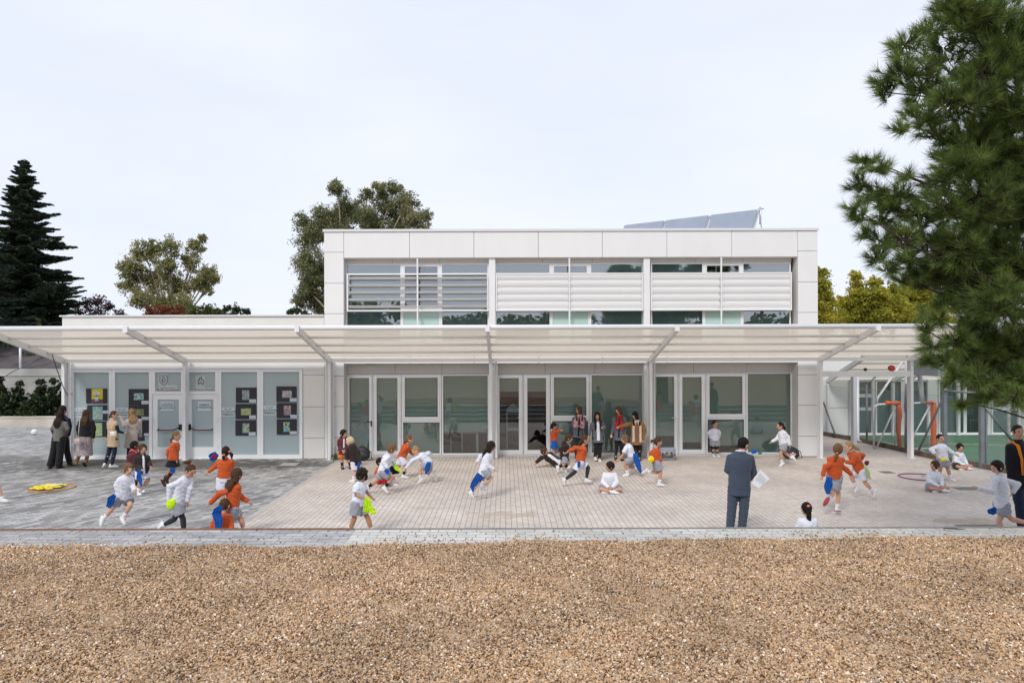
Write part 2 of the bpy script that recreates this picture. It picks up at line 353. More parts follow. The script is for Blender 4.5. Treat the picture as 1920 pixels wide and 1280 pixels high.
V2, F2 = stones(3600, spts, .0035, .010)
Vg = np.concatenate([V1, V2]); Fg = np.concatenate([F1, F2+len(V1)])
o = np_mesh('gravel', Vg, Fg, gv); tag(o, 'tan and brown loose gravel filling the foreground', 'gravel', kind='stuff')
# gravel bed under and around the stones
gb = bpy.data.materials.new('gravel_bed'); gb.use_nodes = True; t = gb.node_tree; bb = t.nodes['Principled BSDF']; bb.inputs['Roughness'].default_value=.9
g2 = t.nodes.new('ShaderNodeNewGeometry'); vo = t.nodes.new('ShaderNodeTexVoronoi'); vo.inputs['Scale'].default_value = 60; t.links.new(g2.outputs['Position'], vo.inputs['Vector'])
sp = t.nodes.new('ShaderNodeSeparateColor'); t.links.new(vo.outputs['Color'], sp.inputs[0]); r2 = t.nodes.new('ShaderNodeValToRGB')
while len(r2.color_ramp.elements) < len(pal): r2.color_ramp.elements.new(.5)
for e, (p, c) in zip(r2.color_ramp.elements, pal): e.position = p; e.color = (*[v*.75 for v in c], 1)
t.links.new(sp.outputs[0], r2.inputs['Fac']); t.links.new(r2.outputs[0], bb.inputs['Base Color'])
b = MB(); N_ = 200; xs = [-30 + 60*i/N_ for i in range(N_+1)]
b.add([(x, -40, TZ+.004) for x in xs] + [(x, gravel_edge(x)-.03, TZ+.004) for x in xs], [(i, i+1, N_+2+i, N_+1+i) for i in range(N_)])
o = b.build('gravel_bed', gb); o['kind']='structure'
# twig, weeds on the strip
tw = MB(); tw.tube([P(1768,994,9.5)+Vector((0,0,.012)), P(1790,995,9.48)+Vector((0,0,.014)), P(1810,996,9.46)+Vector((0,0,.01))], [.006,.008,.004], 6)
tag(tw.build('stick', mat('dark_wood', (.03,.022,.016), .8)), 'thin dark stick lying on the pale paving strip at the right', 'stick')
def weed(px, py, Y, zz, lab, s=.05, n=40):
    b = MB()
    c = P(px, py, Y); c.z = zz
    for i in range(n):
        a = random.uniform(0, 6.28); r = random.uniform(.2, 1)*s; q = c + Vector((math.cos(a)*r, math.sin(a)*r, random.uniform(0, s*.6)))
        t_ = Vector((random.uniform(-1,1), random.uniform(-1,1), random.uniform(.2,1)))*s*.35; u = Vector((-t_.y, t_.x, 0))*.5
        b.quad(q, q+t_*.5+u*.5, q+t_, q+t_*.5-u*.5)
    tag(b.build('weed', mat('weed_green', (.07,.11,.03), .8, island=.4)), lab, 'weed')
weed(1036,997,9.5,TZ,'small green weed in a joint of the pale paving strip',.03)
weed(778,1006,9.3,TZ,'flat green weed left of the other one on the paving strip',.02)
weed(632,859,20.35,0,'low green weeds growing at the foot of the downpipes',.22,120)
# drain covers
def cover(px, py, w_, d_, m, lab):
    Y = gy(py); x = wx(px, Y); b = MB(); b.box(x-w_/2, x+w_/2, Y-d_/2, Y+d_/2, -.02, .006)
    o = b.build('drain_cover', m); tag(o, lab, 'drain cover')
cover(542, 869, .46, .46, mat('pale_cover', (.40,.41,.40), .7, noise_amt=.1), 'pale square cover set in the dark grey paving')
M_cov = mat('cast_cover', (.17,.155,.14), .7, noise_amt=.2, noise_scale=20)
cover(1811, 918, .50, .34, M_cov, 'dark rectangular cover in front of the boy with the yellow pouch')
cover(1662, 887, .3, .3, M_cov, 'small worn cover left of the purple hoop')
cover(1835, 988, .8, .18, M_cov, 'grey cover at the lower right beside the terrace edge')

def lf(n):
    C = []
    for _ in range(n):
        if random.random() < .45: C.append((random.uniform(-6.5,7), random.uniform(YE-.6,YE-.06), TZ+.004))
        else: C.append((random.uniform(-9,9.5), random.uniform(12.2,19.8), .006))
    V, Fq = leaf_quads_(np.array(C), .035)
    return V, Fq
def leaf_quads_(C, size):
    n = len(C); a = np.random.rand(n)*6.28; L_ = size*np.random.uniform(.3,1.2,n); d = np.stack([np.cos(a)*L_, np.sin(a)*L_, np.random.uniform(0,.008,n)],1); s_ = np.stack([-np.sin(a)*L_*.35, np.cos(a)*L_*.35, np.random.uniform(0,.006,n)],1)
    V = np.stack([C-d/2, C+s_, C+d/2, C-s_],1).reshape(-1,3); return V, np.arange(n*4).reshape(n,4)
V, Fq = lf(420); tag(np_mesh('leaf_litter', V, Fq, mat('litter', (.085,.06,.035), .8, island=.6)), 'tiny dark leaves and specks scattered over the paving', 'leaf litter', kind='stuff')
# ---------------------------------------------------------------- the school building
YF, YW, YB = 20.56, 21.02, 34.0; YU = 20.84
root = empty('school_building', (wx(1070,YF), YF, 0), 'white two-storey school block with louvred upper windows and glazed doors', 'building')
def F_(px): return wx(px, YF)
def Wz_(py): return wz(py, YW)
def Wx_(px): return wx(px, YW)
def panel_grid(b, rects, y, th=.03, gap=.006, planef=None, Y=None):
    for (x0, y0, x1, y1) in rects:                # photo pixels on plane Y
        Y_ = Y or YF
        b.box(wx(x0,Y_)+gap, wx(x1,Y_)-gap, y, y+th, wz(y1,Y_)+gap, wz(y0,Y_)-gap)
zr = wz(430, YF); GZ = 0.0
# carcass (dark joints show between panels), interior shell
b = MB()
x0, xl, xr, x1 = F_(608), F_(645), F_(1496), F_(1534)
b.box(x0+.01, xl-.005, YF+.03, YB, -.1, zr-.03)                      # left pier
b.box(xr+.005, x1-.01, YF+.03, YB, -.1, zr-.03)                      # right pier
b.box(xl-.005, xr+.005, YF+.03, YF+.45, wz(483,YF)+.006, zr-.03)     # top beam
b.box(xl-.005, xr+.005, YF+.03, YF+.45, wz(681,YF)+.006, wz(643,YF)) # band between the storeys
b.build('wall', M_dark, root)
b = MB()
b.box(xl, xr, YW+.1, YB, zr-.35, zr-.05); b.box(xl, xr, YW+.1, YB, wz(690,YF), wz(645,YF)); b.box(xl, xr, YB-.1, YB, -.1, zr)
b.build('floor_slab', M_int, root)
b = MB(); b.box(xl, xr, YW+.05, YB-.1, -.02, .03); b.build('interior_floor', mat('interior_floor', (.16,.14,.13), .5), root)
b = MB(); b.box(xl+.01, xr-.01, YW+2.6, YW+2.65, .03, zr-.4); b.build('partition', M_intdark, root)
# cladding panels, front plane
b = MB(); re = []
for (a, c) in ((608, 645), (1496, 1534)):
    ys = [431, 471, 530, 587, 682, 700, 761, 820, 857] if a == 608 else [430, 470, 529, 586, 682, 703, 761, 818, 856.5]
    ys = [431, 472, 530, 587, 704, 761, 819, 857]
    for i in range(len(ys)-1): re.append((a, ys[i], c, ys[i+1]))
xs = [645, 768.5, 889, 1010, 1130, 1251, 1372.5, 1496]
for i in range(7): re.append((xs[i], 431, xs[i+1], 483)); re.append((xs[i], 643, xs[i+1], 681))
panel_grid(b, re, YF)
b.build('cladding', M_white, root)
b = MB(); b.box(x0-.03, x1+.03, YF-.035, YB+.03, zr-.03, zr+.012); b.box(x0-.03, x1+.03, YF-.035, YF-.028, zr-.06, zr-.031)
b.build('roof_coping', mat('grey_coping', (.70,.71,.73), .5), root)
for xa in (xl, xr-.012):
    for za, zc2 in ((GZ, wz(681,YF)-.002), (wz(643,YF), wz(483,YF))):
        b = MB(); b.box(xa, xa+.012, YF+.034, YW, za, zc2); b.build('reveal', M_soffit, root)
# recessed infill bands above the windows
b = MB()
joints_l = [648, 741, 829, 917, 1022, 1115, 1207, 1300, 1400, 1484]
for i in range(len(joints_l)-1):
    b = MB(); b.box(Wx_(joints_l[i])+.005, Wx_(joints_l[i+1])-.005, YW-.02, YW+.04, Wz_(700.5), Wz_(668)); b.build('infill_panel', mat('infill_panel', (.70,.675,.64), .5, noise_amt=.04), root)
joints_u = [648, 737, 825, 917, 1018, 1111, 1207, 1304, 1393, 1484]
for i in range(len(joints_u)-1):
    b = MB(); b.box(wx(joints_u[i],YU)+.005, wx(joints_u[i+1],YU)-.005, YU-.02, YU+.04, wz(493.5,YU), wz(474,YU)); b.build('infill_panel', MATS['infill_panel'], root)
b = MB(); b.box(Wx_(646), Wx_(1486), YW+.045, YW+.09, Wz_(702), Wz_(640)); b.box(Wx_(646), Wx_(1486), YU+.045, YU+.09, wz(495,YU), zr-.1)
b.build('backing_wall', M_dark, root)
# spandrel under the upper windows, sill at the feet of the lower ones
b = MB(); b.box(Wx_(648), Wx_(1484), YU-.06, YU+.04, wz(660,YU), wz(640,YU)); b.build('spandrel', M_white, root)
b = MB(); b.box(xl+.014, xr-.014, YF+.36, YW-.062, -.05, .035); b.build('threshold', mat('threshold', (.62,.62,.61), .6), root)
# pilasters between the bays
b = MB(); b.box(xl+.013, xr-.013, YF+.035, YU-.021, wz(483,YF)-.010, wz(483,YF)+.003); b.build('soffit', M_whiter, root)
for (a, c) in ((917, 929), (1208, 1220)):
    b = MB(); b.box(F_(a), F_(c), YF+.06, YU+.02, wz(643,YF)+.001, wz(483,YF)-.001)
    b.box(F_(a+1), F_(c+4), YF+.10, YW+.02, .0, wz(681,YF)); b.build('pilaster', M_whiter, root)

def frame_box(b, X0, X1, Z0, Z1, fw, y0, y1, bot=None):
    bo = bot or fw
    b.box(X0, X0+fw, y0, y1, Z0, Z1); b.box(X1-fw, X1, y0, y1, Z0, Z1)
    b.box(X0+fw, X1-fw, y0, y1, Z1-fw, Z1); b.box(X0+fw, X1-fw, y0, y1, Z0, Z0+bo)
def window(px0, py0, px1, py1, fw=.035, blind=None, blind_to=1.0, Y=None, kind='window', glass=None, yoff=0, leaf=0, par=None, mid=None, bot=None, label=None, bmat_off=.055, fm=None):
    Y = Y or YW; par = par or root
    X0, X1, Z0, Z1 = wx(px0,Y), wx(px1,Y), wz(py1,Y), wz(py0,Y); Z0 = max(Z0, .036) if Y == YW else Z0
    b = MB(); frame_box(b, X0, X1, Z0, Z1, fw, Y-.045+yoff, Y+.03+yoff, bot)
    if leaf: frame_box(b, X0+fw+.004, X1-fw-.004, Z0+(bot or fw)+.004, Z1-fw-.004, leaf, Y-.055+yoff, Y+.02+yoff, leaf*1.2)
    if mid:
        zm = wz(mid, Y); b.box(X0+fw, X1-fw, Y-.05+yoff, Y+.03+yoff, zm-.045, zm+.045)
    fr = b.build(kind, fm or M_frame, par)
    if label: fr['label'] = label
    ins = fw + (leaf+.004 if leaf else 0)
    g = MB(); g.quad((X0+ins,Y-.02+yoff,Z0+ins),(X1-ins,Y-.02+yoff,Z0+ins),(X1-ins,Y-.02+yoff,Z1-ins),(X0+ins,Y-.02+yoff,Z1-ins))
    g.build('pane', glass or G_win, fr)
    if blind is not None:
        zb = Z1 - (Z1-Z0)*blind_to
        g = MB(); g.box(X0+.02, X1-.02, Y+bmat_off, Y+bmat_off+.006, zb, Z1+.02); g.build('blind', blind, fr)
    return fr
def handle(par, px, py, Y, m=None, side=1):
    b = MB(); c = P(px, py, Y-.05); b.box(c.x-.015, c.x+.015, c.y-.03, c.y, c.z-.10, c.z+.06); b.box(min(c.x, c.x-side*.12), max(c.x, c.x-side*.12), c.y-.06, c.y-.045, c.z+.03, c.z+.05); b.box(c.x-.01, c.x+.01, c.y-.06, c.y-.03, c.z+.03, c.z+.05)
    b.build('handle', m or M_black, par)
# lower storey, bay by bay (doors first)
d = window(649, 701, 699, 853, .03, M_blind, 1, kind='door', leaf=.07, bot=.03); handle(d, 696, 792, YW)
d = window(700, 701, 752, 853, .03, M_blind, 1, kind='door', leaf=.07, bot=.03)
window(753, 701, 827, 787.5, .05, M_blind, 1, leaf=.045); window(753, 788, 827, 853, .045, M_blind, 1)
window(828, 701, 917, 853, .045, M_blind, .72)
d = window(929, 701, 980, 853, .03, M_blind, .22, kind='door', leaf=.085, bot=.03); handle(d, 978, 785, YW, M_whiter)
d = window(981, 701, 1031, 853, .03, M_blind, .22, kind='door', leaf=.085, bot=.03)
window(1032, 701, 1105, 785.5, .05, M_blind, 1, leaf=.045); window(1032, 786, 1105, 853, .045, M_blind, 1)
window(1106, 701, 1208, 853, .045, M_blind, 1)
d = window(1221, 700, 1270, 852, .03, M_blind, .78, kind='door', leaf=.075, bot=.03); handle(d, 1266, 786, YW, M_whiter)
d = window(1271, 700, 1322, 852, .03, M_blind, .86, kind='door', leaf=.085, bot=.03)
window(1323, 700, 1397, 783.5, .05, M_blind, 1, leaf=.045); window(1323, 784, 1397, 852, .045, M_blind, .78)
window(1398, 699, 1484, 852, .045, M_blind, 1)
# upper storey: fixed, opening, fixed; the bottoms are seen through the canopy
for bi, (a, m0, m1, m2, m3, c) in enumerate(((649,752,758,824,829,917),(929,1031,1036,1102,1108,1207),(1220,1317,1322,1387,1393,1482))):
    bl = M_blind_up
    window(a, 494, m0+2, 641, .04, bl if bi != 1 else M_blind_up, .82 if bi==1 else 1, Y=YU, glass=G_up)
    window(m0+2.2, 494, m3-2.2, 581, .05, M_blind_up if bi==1 else M_intdark, .9, Y=YU, glass=G_up, leaf=.035)
    window(m0+2.2, 581.5, m3-2.2, 641, .045, M_mint, 1, Y=YU, glass=M_mintg)
    window(m3-2, 494, c, 641, .04, bl, 1, Y=YU, glass=G_up)
# sun louvres: a frame with slats per bay, in the front plane
M_slat = mat('louvre_slat', (.80,.80,.80), .4)
def louvre(pa, pc, pm, closed):
    y = YF+.05
    b = MB(); X0, X1, Xm = F_(pa), F_(pc), F_(pm)
    for py in (513, 581.5):
        z = wz(py, YF); b.box(X0, X1, y-.03, y+.05, z-.022, z+.022)
    for x in (X0+.02, X1-.02): b.box(x-.02, x+.02, y-.026, y+.046, wz(581,YF), wz(513.5,YF))
    b.box(Xm-.022, Xm+.022, y-.05, y-.02, wz(643,YF), wz(484,YF))
    fr = b.build('louvre_frame', M_whiter, root)
    n = 5
    for k in range(n):
        s = MB(); zc = wz(521+13.3*k, YF) if not closed else wz(520+13.4*k, YF)
        for (u0, u1) in ((X0+.045, Xm-.025), (Xm+.025, X1-.045)):
            pr = []
            for j in range(9):                    # aerofoil section
                tt = -1 + j/4
                pr.append((tt*.095, (.030 if not closed else .016)*(1-tt*tt)))
            sec = pr + [(p[0], -p[1]) for p in reversed(pr[1:-1])]
            an = R(14) if not closed else R(74)
            vs = []
            for X in (u0, u1):
                for (p, q) in sec:
                    vs.append((X, y+.012 + (p*math.cos(an)-q*math.sin(an))*-1*1.0, zc + p*math.sin(an)+q*math.cos(an)))
            m_ = len(sec); fs = [(i, (i+1)%m_, m_+(i+1)%m_, m_+i) for i in range(m_)] + [tuple(range(m_)), tuple(range(2*m_-1, m_-1, -1))]
            s.add(vs, fs, False)
        s.build('slat', M_slat, fr)
    if closed:
        s = MB()
        for (u0, u1) in ((X0+.045, Xm-.025), (Xm+.025, X1-.045)): s.box(u0, u1, y+.03, y+.038, wz(580,YF), wz(515,YF))
        s.build('back_plate', M_slat, fr)
louvre(650, 916, 783, False); louvre(930, 1207, 1068, True); louvre(1221, 1486, 1353, True)
# emergency lights above the doors, camera on the left post of the louvre
for px, py in ((695, 684), (978, 683), (1272, 683)):
    b = MB(); c = P(px, py, YW-.05); b.box(c.x-.13, c.x+.13, c.y-.03, c.y+.028, c.z-.04, c.z+.04); b.build('emergency_light', mat('lamp_cover', (.66,.63,.56), .3), root)
# left low wing
lw = empty('school_wing', (F_(360), YF, 0), 'white single-storey wing with pale frosted windows and two panic-bar doors', 'building')
YL = YF + .02
zt = wz(589.5, YF)
b = MB(); X0, X1 = F_(116), F_(607.6)
gl_x0, gl_x1, gl_z1 = F_(132), F_(567), wz(690, YF)
b.box(X0, gl_x0, YL, YB, -.1, zt-.03); b.box(gl_x1+.01, X1, YL, YB, -.1, zt-.03); b.box(gl_x0, gl_x1+.01, YL, YB, gl_z1, zt-.03)
b.build('wall', M_wall, lw)
b = MB()                                          # horizontal panel joints as thin recesses' shadow strips of metal
for py in (702, 761.5, 820): b.box(gl_x1+.02, X1-.002, YL-.004, YL-.001, wz(py,YF)-.006, wz(py,YF)+.006)
for py in (707, 765, 820): b.box(X0+.002, gl_x0-.01, YL-.004, YL-.001, wz(py,YF)-.006, wz(py,YF)+.006)
b.build('panel_joint', mat('joint_strip', (.22,.20,.18), .8), lw)
b = MB(); b.box(X0-.06, X1-.002, YL-.05, YB, zt-.032, zt+.012); b.build('roof_coping', mat('grey_coping', (.5,.51,.53)), lw)
b = MB(); b.box(gl_x0+.01, gl_x1, YL+.5, YL+.55, 0, gl_z1); b.build('partition', M_int, lw)
M_frost = mat('frosted_glass', (.385,.465,.485), .12, spec=.6, noise_amt=.06, noise_scale=.8)
def frost(px0, py0, px1, py1, kind='window'):
    Y = YF
    X0, X1, Z0, Z1 = wx(px0,Y), wx(px1,Y), max(.03, wz(py1,Y)), wz(py0,Y)
    b = MB(); frame_box(b, X0, X1, Z0, Z1, .085, Y-.03, Y+.05); fr = b.build(kind, M_frame, lw)
    g = MB(); g.box(X0+.085, X1-.085, Y+.012, Y+.02, Z0+.085, Z1-.085); g.build('pane', M_frost, fr); return fr
frost(133.5, 690.5, 210.5, 858); frost(210.8, 690.5, 285.5, 858)
frost(285.8, 690.5, 345.5, 737); frost(349.5, 690.5, 409.5, 737); frost(409.8, 690.5, 488, 858); frost(488.3, 690.5, 567, 858)
def pdoor(px0, px1, side):
    Y = YF
    X0, X1, Z0, Z1 = wx(px0,Y), wx(px1,Y), .03, wz(737.4,Y)
    b = MB(); zg = wz(836, Y)
    b.box(X0, X1, Y-.01, Y+.04, Z0, zg); b.box(X0+.1, X1-.1, Y-.016, Y-.01, Z0+.06, zg-.06)
    b.box(X0, X0+.15, Y-.01, Y+.04, zg, Z1); b.box(X1-.15, X1, Y-.01, Y+.04, zg, Z1); b.box(X0+.15, X1-.15, Y-.01, Y+.04, Z1-.15, Z1)
    for hz in (.3, 1.1, 1.75): b.box(X0+.01 if side>0 else X1-.035, X0+.035 if side>0 else X1-.01, Y-.03, Y-.011, hz, hz+.12)
    fr = b.build('door', M_frame, lw)
    g = MB(); g.box(X0+.15, X1-.15, Y+.012, Y+.02, zg, Z1-.15); g.build('pane', M_frost, fr)
    h = MB(); zb = wz(804, Y); xh = X1-.10 if side > 0 else X0+.10; xo = X0+.18 if side > 0 else X1-.18
    h.tube([(xh,Y-.08,zb+.07),(xh-side*.10,Y-.09,zb+.05),(xh-side*.18,Y-.09,zb),(xo,Y-.09,zb),(xo,Y-.01,zb+.03)], .018, 8)
    h.box(xh-.035, xh+.035, Y-.07, Y-.011, zb, zb+.17); h.build('panic_bar', M_black, fr)
    h = MB(); h.box(min(xh-side*.2,xo), max(xh-side*.2,xo), Y-.112, Y-.108, zb-.008, zb+.006); h.build('bar_stripe', mat('red_stripe', (.35,.03,.03), .5), fr)
pdoor(286, 345, 1); pdoor(350, 409.5, -1)
b = MB(); b.box(F_(345.4), F_(349.6), YF-.02, YF+.04, .0, gl_z1-.001); b.build('mullion', M_frame, lw)
b = MB(); b.box(gl_x0+.01, gl_x1, YF-.04, YF+.06, -.02, .028); b.build('threshold', M_frame, lw)
# papers and boards on the frosted windows
def px_box(b, x0, y0, x1, y1, Y, th=.004): b.box(wx(x0,Y), wx(x1,Y), Y, Y+th, wz(y1,Y), wz(y0,Y))
def text_mesh(txt, size, cx, cz, Y, m, par, name='lettering', align='CENTER', sp=1.0, ext=0):
    c = bpy.data.curves.new(name, 'FONT'); c.body = txt; c.size = size; c.align_x = align; c.align_y = 'CENTER'; c.space_line = sp; c.resolution_u = 2; c.offset = size*.012
    t_ = bpy.data.objects.new('tmp', c); COL.objects.link(t_); bpy.context.view_layer.update()
    me = bpy.data.meshes.new_from_object(t_.evaluated_get(bpy.context.evaluated_depsgraph_get())); bpy.data.objects.remove(t_)
    me.transform(Matrix.Translation((cx, Y, cz)) @ Matrix.Rotation(R(90), 4, 'X')); me.name = name
    return link(name, me, m, par)
M_ink = mat('ink', (.04,.045,.05), .8)
YP = YF - .034
def sign(x0, y0, x1, y1, txt, sz, lab, m=None, Y=None):
    Y = Y or YF + .003
    b = MB(); px_box(b, x0, y0, x1, y1, Y); o = b.build('paper_sign', m or mat('sign_paper', (.56,.64,.67), .6)); tag(o, lab, 'sign', 'paper signs on the frosted glass')
    text_mesh(txt, sz, wx((x0+x1)/2, Y), wz((y0+y1)/2, Y), Y-.003, M_ink, o)
    return o
sign(139,762,161.5,780, '1º y 2º\nEDUCACIÓN\nSECUNDARIA', .078, 'white paper sign reading 1º y 2º educación secundaria on the leftmost window')
sign(216.5,762,240,780, '5º y 6º\nEDUCACIÓN\nPRIMARIA', .078, 'white paper sign reading 5º y 6º educación primaria between two women')
sign(300.5,750.5,325.5,768, 'CONCURSO\nDE PINTURA\n"MI SANTUARIO"', .062, 'paper sign reading concurso de pintura on the left panic-bar door')
sign(370.5,751,395,768.5, 'PREMIOS\nY FINALISTAS', .074, 'paper sign reading premios y finalistas on the right panic-bar door')
sign(415,762,439.5,779, '3º y 4º\nEDUCACIÓN\nPRIMARIA', .078, 'paper sign reading 3º y 4º educación primaria right of the doors')
sign(493,759,517.5,777, '1º y 2º\nEDUCACIÓN\nPRIMARIA', .078, 'paper sign reading 1º y 2º educación primaria on the rightmost frosted window')
M_crp = mat('crest_paper', (.50,.55,.56), .6)
Yc = YF + .003
def crest_sign(lab, r1, r2, shape, txts):
    b = MB(); px_box(b, *r1, Yc); px_box(b, *r2, Yc-.001); o = b.build('crest_paper', M_crp); tag(o, lab, 'sign', 'crest papers above the doors')
    for pts, cl in shape:
        l = MB(); pp = [P(x, y, Yc-.006) for x, y in pts] + ([P(*pts[0], Yc-.006)] if cl else [])
        for i in range(len(pp)-1): l.beam(pp[i], pp[i+1], .004, .011, (0,1,0)) if False else l.tube([pp[i], pp[i+1]], .007, 5)
        l.build('crest', M_ink, o)
    for (tx, sz, x, y, m_) in txts: text_mesh(tx, sz, wx(x,Yc), wz(y,Yc), Yc-.005, m_, o)
crest_sign('school crest on paper with the word Schoenstatt above the left door', (297,699,315,723), (297,720,333,733),
  [([(299.5,702),(313.3,702),(313.3,714),(311,718),(307,721),(303,717.5),(299.5,714)], True), ([(303,712),(304,706),(306.5,704.5),(308.5,707),(309.5,712),(307,716),(304,714),(306,709)], False)],
  [('Schoenstatt', .135, 315, 730.2, mat('brown_ink', (.14,.05,.03), .8)), ('Colegio Nuestra Señora de', .042, 314.5, 725.8, M_ink)])
crest_sign('outlined tower emblem on paper with pale green lettering above the right door', (366.5,702,384,731), (366.5,725,397,732.5),
  [([(371.5,719),(371.5,710),(374,708.5),(374,711.5)], False), ([(374,711),(375,706),(377.8,704.5),(377.8,711)], False), ([(377.8,710),(381,711),(381,719)], False), ([(371.5,719.5),(376,714.5),(380,719.5)], False)],
  [('Quinta Allaya', .095, 381.5, 729, mat('green_ink', (.22,.30,.12), .8))])
# display boards
M_bd = mat('dark_card', (.022,.022,.03), .5)
def art(name, cols, seed):
    if name in MATS: return MATS[name]
    m = bpy.data.materials.new(name); m.use_nodes = True; MATS[name] = m; t = m.node_tree; b_ = t.nodes['Principled BSDF']; b_.inputs['Roughness'].default_value=.6
    tcn = t.nodes.new('ShaderNodeTexCoord'); mp_ = t.nodes.new('ShaderNodeMapping'); mp_.inputs['Location'].default_value = (seed,seed*2,seed); n = t.nodes.new('ShaderNodeTexNoise'); n.inputs['Scale'].default_value = 9; n.inputs['Detail'].default_value=2
    t.links.new(tcn.outputs['Object'], mp_.inputs[0]); t.links.new(mp_.outputs[0], n.inputs['Vector']); r = t.nodes.new('ShaderNodeValToRGB'); r.color_ramp.interpolation='CONSTANT'
    k = len(cols)
    while len(r.color_ramp.elements) < k: r.color_ramp.elements.new(.5)
    for i, (e, c) in enumerate(zip(r.color_ramp.elements, cols)): e.position = [0,.47,.55,.62,.7][i]; e.color = (*c,1)
    t.links.new(n.outputs['Fac'], r.inputs['Fac']); t.links.new(r.outputs[0], b_.inputs['Base Color']); return m
def board(rect, draw, cap, m, lab, extra=None):
    b = MB(); px_box(b, *rect, YF-.008, .006); o = b.build('display_board', M_bd); tag(o, lab, 'display board', 'dark boards with children drawings')
    b = MB(); px_box(b, *draw, YF-.013, .004); b.build('drawing', m, o)
    if cap: b = MB(); px_box(b, *cap, YF-.014, .005); b.build('caption', mat('caption_card', (.52,.56,.60), .6), o)
    return o
tl, gn, yl, rd, sk, pk = (.12,.38,.42), (.12,.30,.10), (.62,.50,.05), (.35,.08,.06), (.25,.50,.62), (.45,.42,.38)
o = board((161,726,200.5,754), (171.5,726.5,192.5,746), None, mat('yellow_paper', (.62,.50,.03), .6), 'dark board with a yellow vase drawing at the top of the left window')
b = MB(); px_box(b, 171.5,746,192.5,753.5,YF-.0135,.004); b.build('drawing_ground', mat('plum_paint', (.16,.05,.07), .6), o)
b = MB(); c = P(181,737,YF-.02)
for dx, dz in ((-.08,.04),(-.02,.07),(.04,.05),(.08,.02),(-.04,.0),(.02,.01)): b.ell(c+Vector((dx,0,dz)), ((.035,0,0),(0,.004,0),(0,0,.035)), 8, 5)
b.build('painted_flowers', mat('white_paint', (.65,.68,.62), .6), o)
b = MB(); b.loft([(P(181,750,YF-.02),(.05,0,0),(0,.004,0)),(P(181,742,YF-.02),(.055,0,0),(0,.004,0))],10); b.build('painted_vase', mat('vase_paint', (.50,.58,.60), .6), o)
b = MB(); b.ell(P(181,739.5,YF-.017), ((.05,0,0),(0,.004,0),(0,0,.03)), 8, 5); b.build('painted_leaves', mat('leaf_paint', (.05,.28,.05), .6), o)
board((163,757,200.5,785.5), (173.5,759.5,192,784.5), (192.5,767,204,773), art('art_sea', [tl, (.45,.40,.22), sk, (.05,.25,.45)], 3), 'dark board with a turquoise seaside drawing, middle of the left window')
board((176,787.5,201,816), (177.5,790.5,191,815), None, art('art_tower', [(.22,.45,.42), (.35,.42,.15), yl, tl], 8), 'dark board with a pale green tower drawing, lowest of the left window')
board((241,727,279,757), (250.5,735,269,747.5), (265,749,278.5,755.5), art('art_blue', [(.10,.35,.50), (.50,.50,.30), sk, (.03,.05,.06)], 1), 'dark board with a blue figure drawing, top of the second window')
board((241,757.5,279,785.5), (252,764.5,269,777), (265,779,278.5,785), art('art_olive', [(.16,.22,.07), (.30,.32,.12), (.1,.1,.08), pk], 5), 'dark board with an olive green drawing, middle of the second window')
board((241,786,279,816), (256,790,266,814), (270,810,278.5,815.5), art('art_mint', [(.25,.40,.33), (.35,.42,.30), sk], 6), 'dark board with a pale mint drawing partly behind the trench coat woman')
board((442,725,481,753.5), (454,730,467,748), (467,747,480,753), art('art_house', [(.28,.36,.34), (.18,.24,.24), (.40,.45,.42)], 2), 'dark board with a grey house drawing, top of its column right of the doors')
board((441.5,755.5,480.5,784), (451.5,764,470,776.5), (467,777,479.5,783.5), art('art_lime', [(.33,.42,.16), (.45,.45,.25), (.25,.33,.12)], 4), 'dark board with a lime green drawing, middle of its column right of the doors')
board((441,786,480,815), (454,792,467,810), (466,808.5,479,815), art('art_roof', [(.42,.46,.25), (.18,.35,.42), (.2,.2,.2)], 9), 'dark board with a drawing of a roof, lowest of its column right of the doors')
board((518,723,556,752.5), (529,731,546.5,744), (543,745,556,751.5), art('art_sketch', [(.42,.42,.42), (.30,.28,.30), (.5,.5,.5)], 12), 'dark board with a grey pencil sketch, topmost on the rightmost frosted window')
board((518.5,754,556,782.5), (532,759,545,777), (544,776,556.5,782.5), art('art_red', [(.40,.38,.35), (.40,.12,.08), (.2,.25,.35)], 14), 'dark board with a red and grey drawing, middle of the rightmost frosted window')
board((518.5,784.5,556,813.5), (531,790,543,808), (543,807,556,812.5), art('art_sky', [(.10,.38,.58), (.55,.50,.12), (.03,.03,.03)], 17), 'dark board with a sky blue drawing, lowest of the rightmost frosted window')
# things seen through the glass of the main block
b = MB()
for x in (845, 866, 893): b.box(wx(x,21.7)-.015, wx(x,21.7)+.015, 21.68, 21.71, .03, .62)
b.box(wx(832,21.7), wx(915,21.7), 21.6, 22.1, .62, .66); b.box(wx(893,21.7), wx(897,21.7), 21.58, 21.62, .03, .62)
tag(b.build('table', M_whiter), 'low white table behind the glass of the left bay', 'table')
for x0_, x1_, m_, lab in ((882,896,mat('book_red',(.4,.08,.08)),'stack of red and white books on the left end of the low white table'),(902,914,mat('book_yellow',(.45,.33,.08)),'stack of yellow and red books at the right end of the low white table')):
    b = MB()
    for k in range(5): b.box(wx(x0_,21.8)+random.uniform(-.02,.02), wx(x1_,21.8)+random.uniform(-.02,.02), 21.7, 21.95, .662+.028*k, .686+.028*k)
    tag(b.build('book_stack', m_), lab, 'books')
b = MB(); X = wx(962,22.3); b.box(X-.22, X-.18, 22.2, 22.5, .03, 1.3); b.box(X+.18, X+.22, 22.2, 22.5, .03, 1.3); b.box(X-.18, X+.18, 22.2, 22.5, .62, .72); b.box(X-.18, X+.18, 22.2, 22.5, 1.2, 1.3)
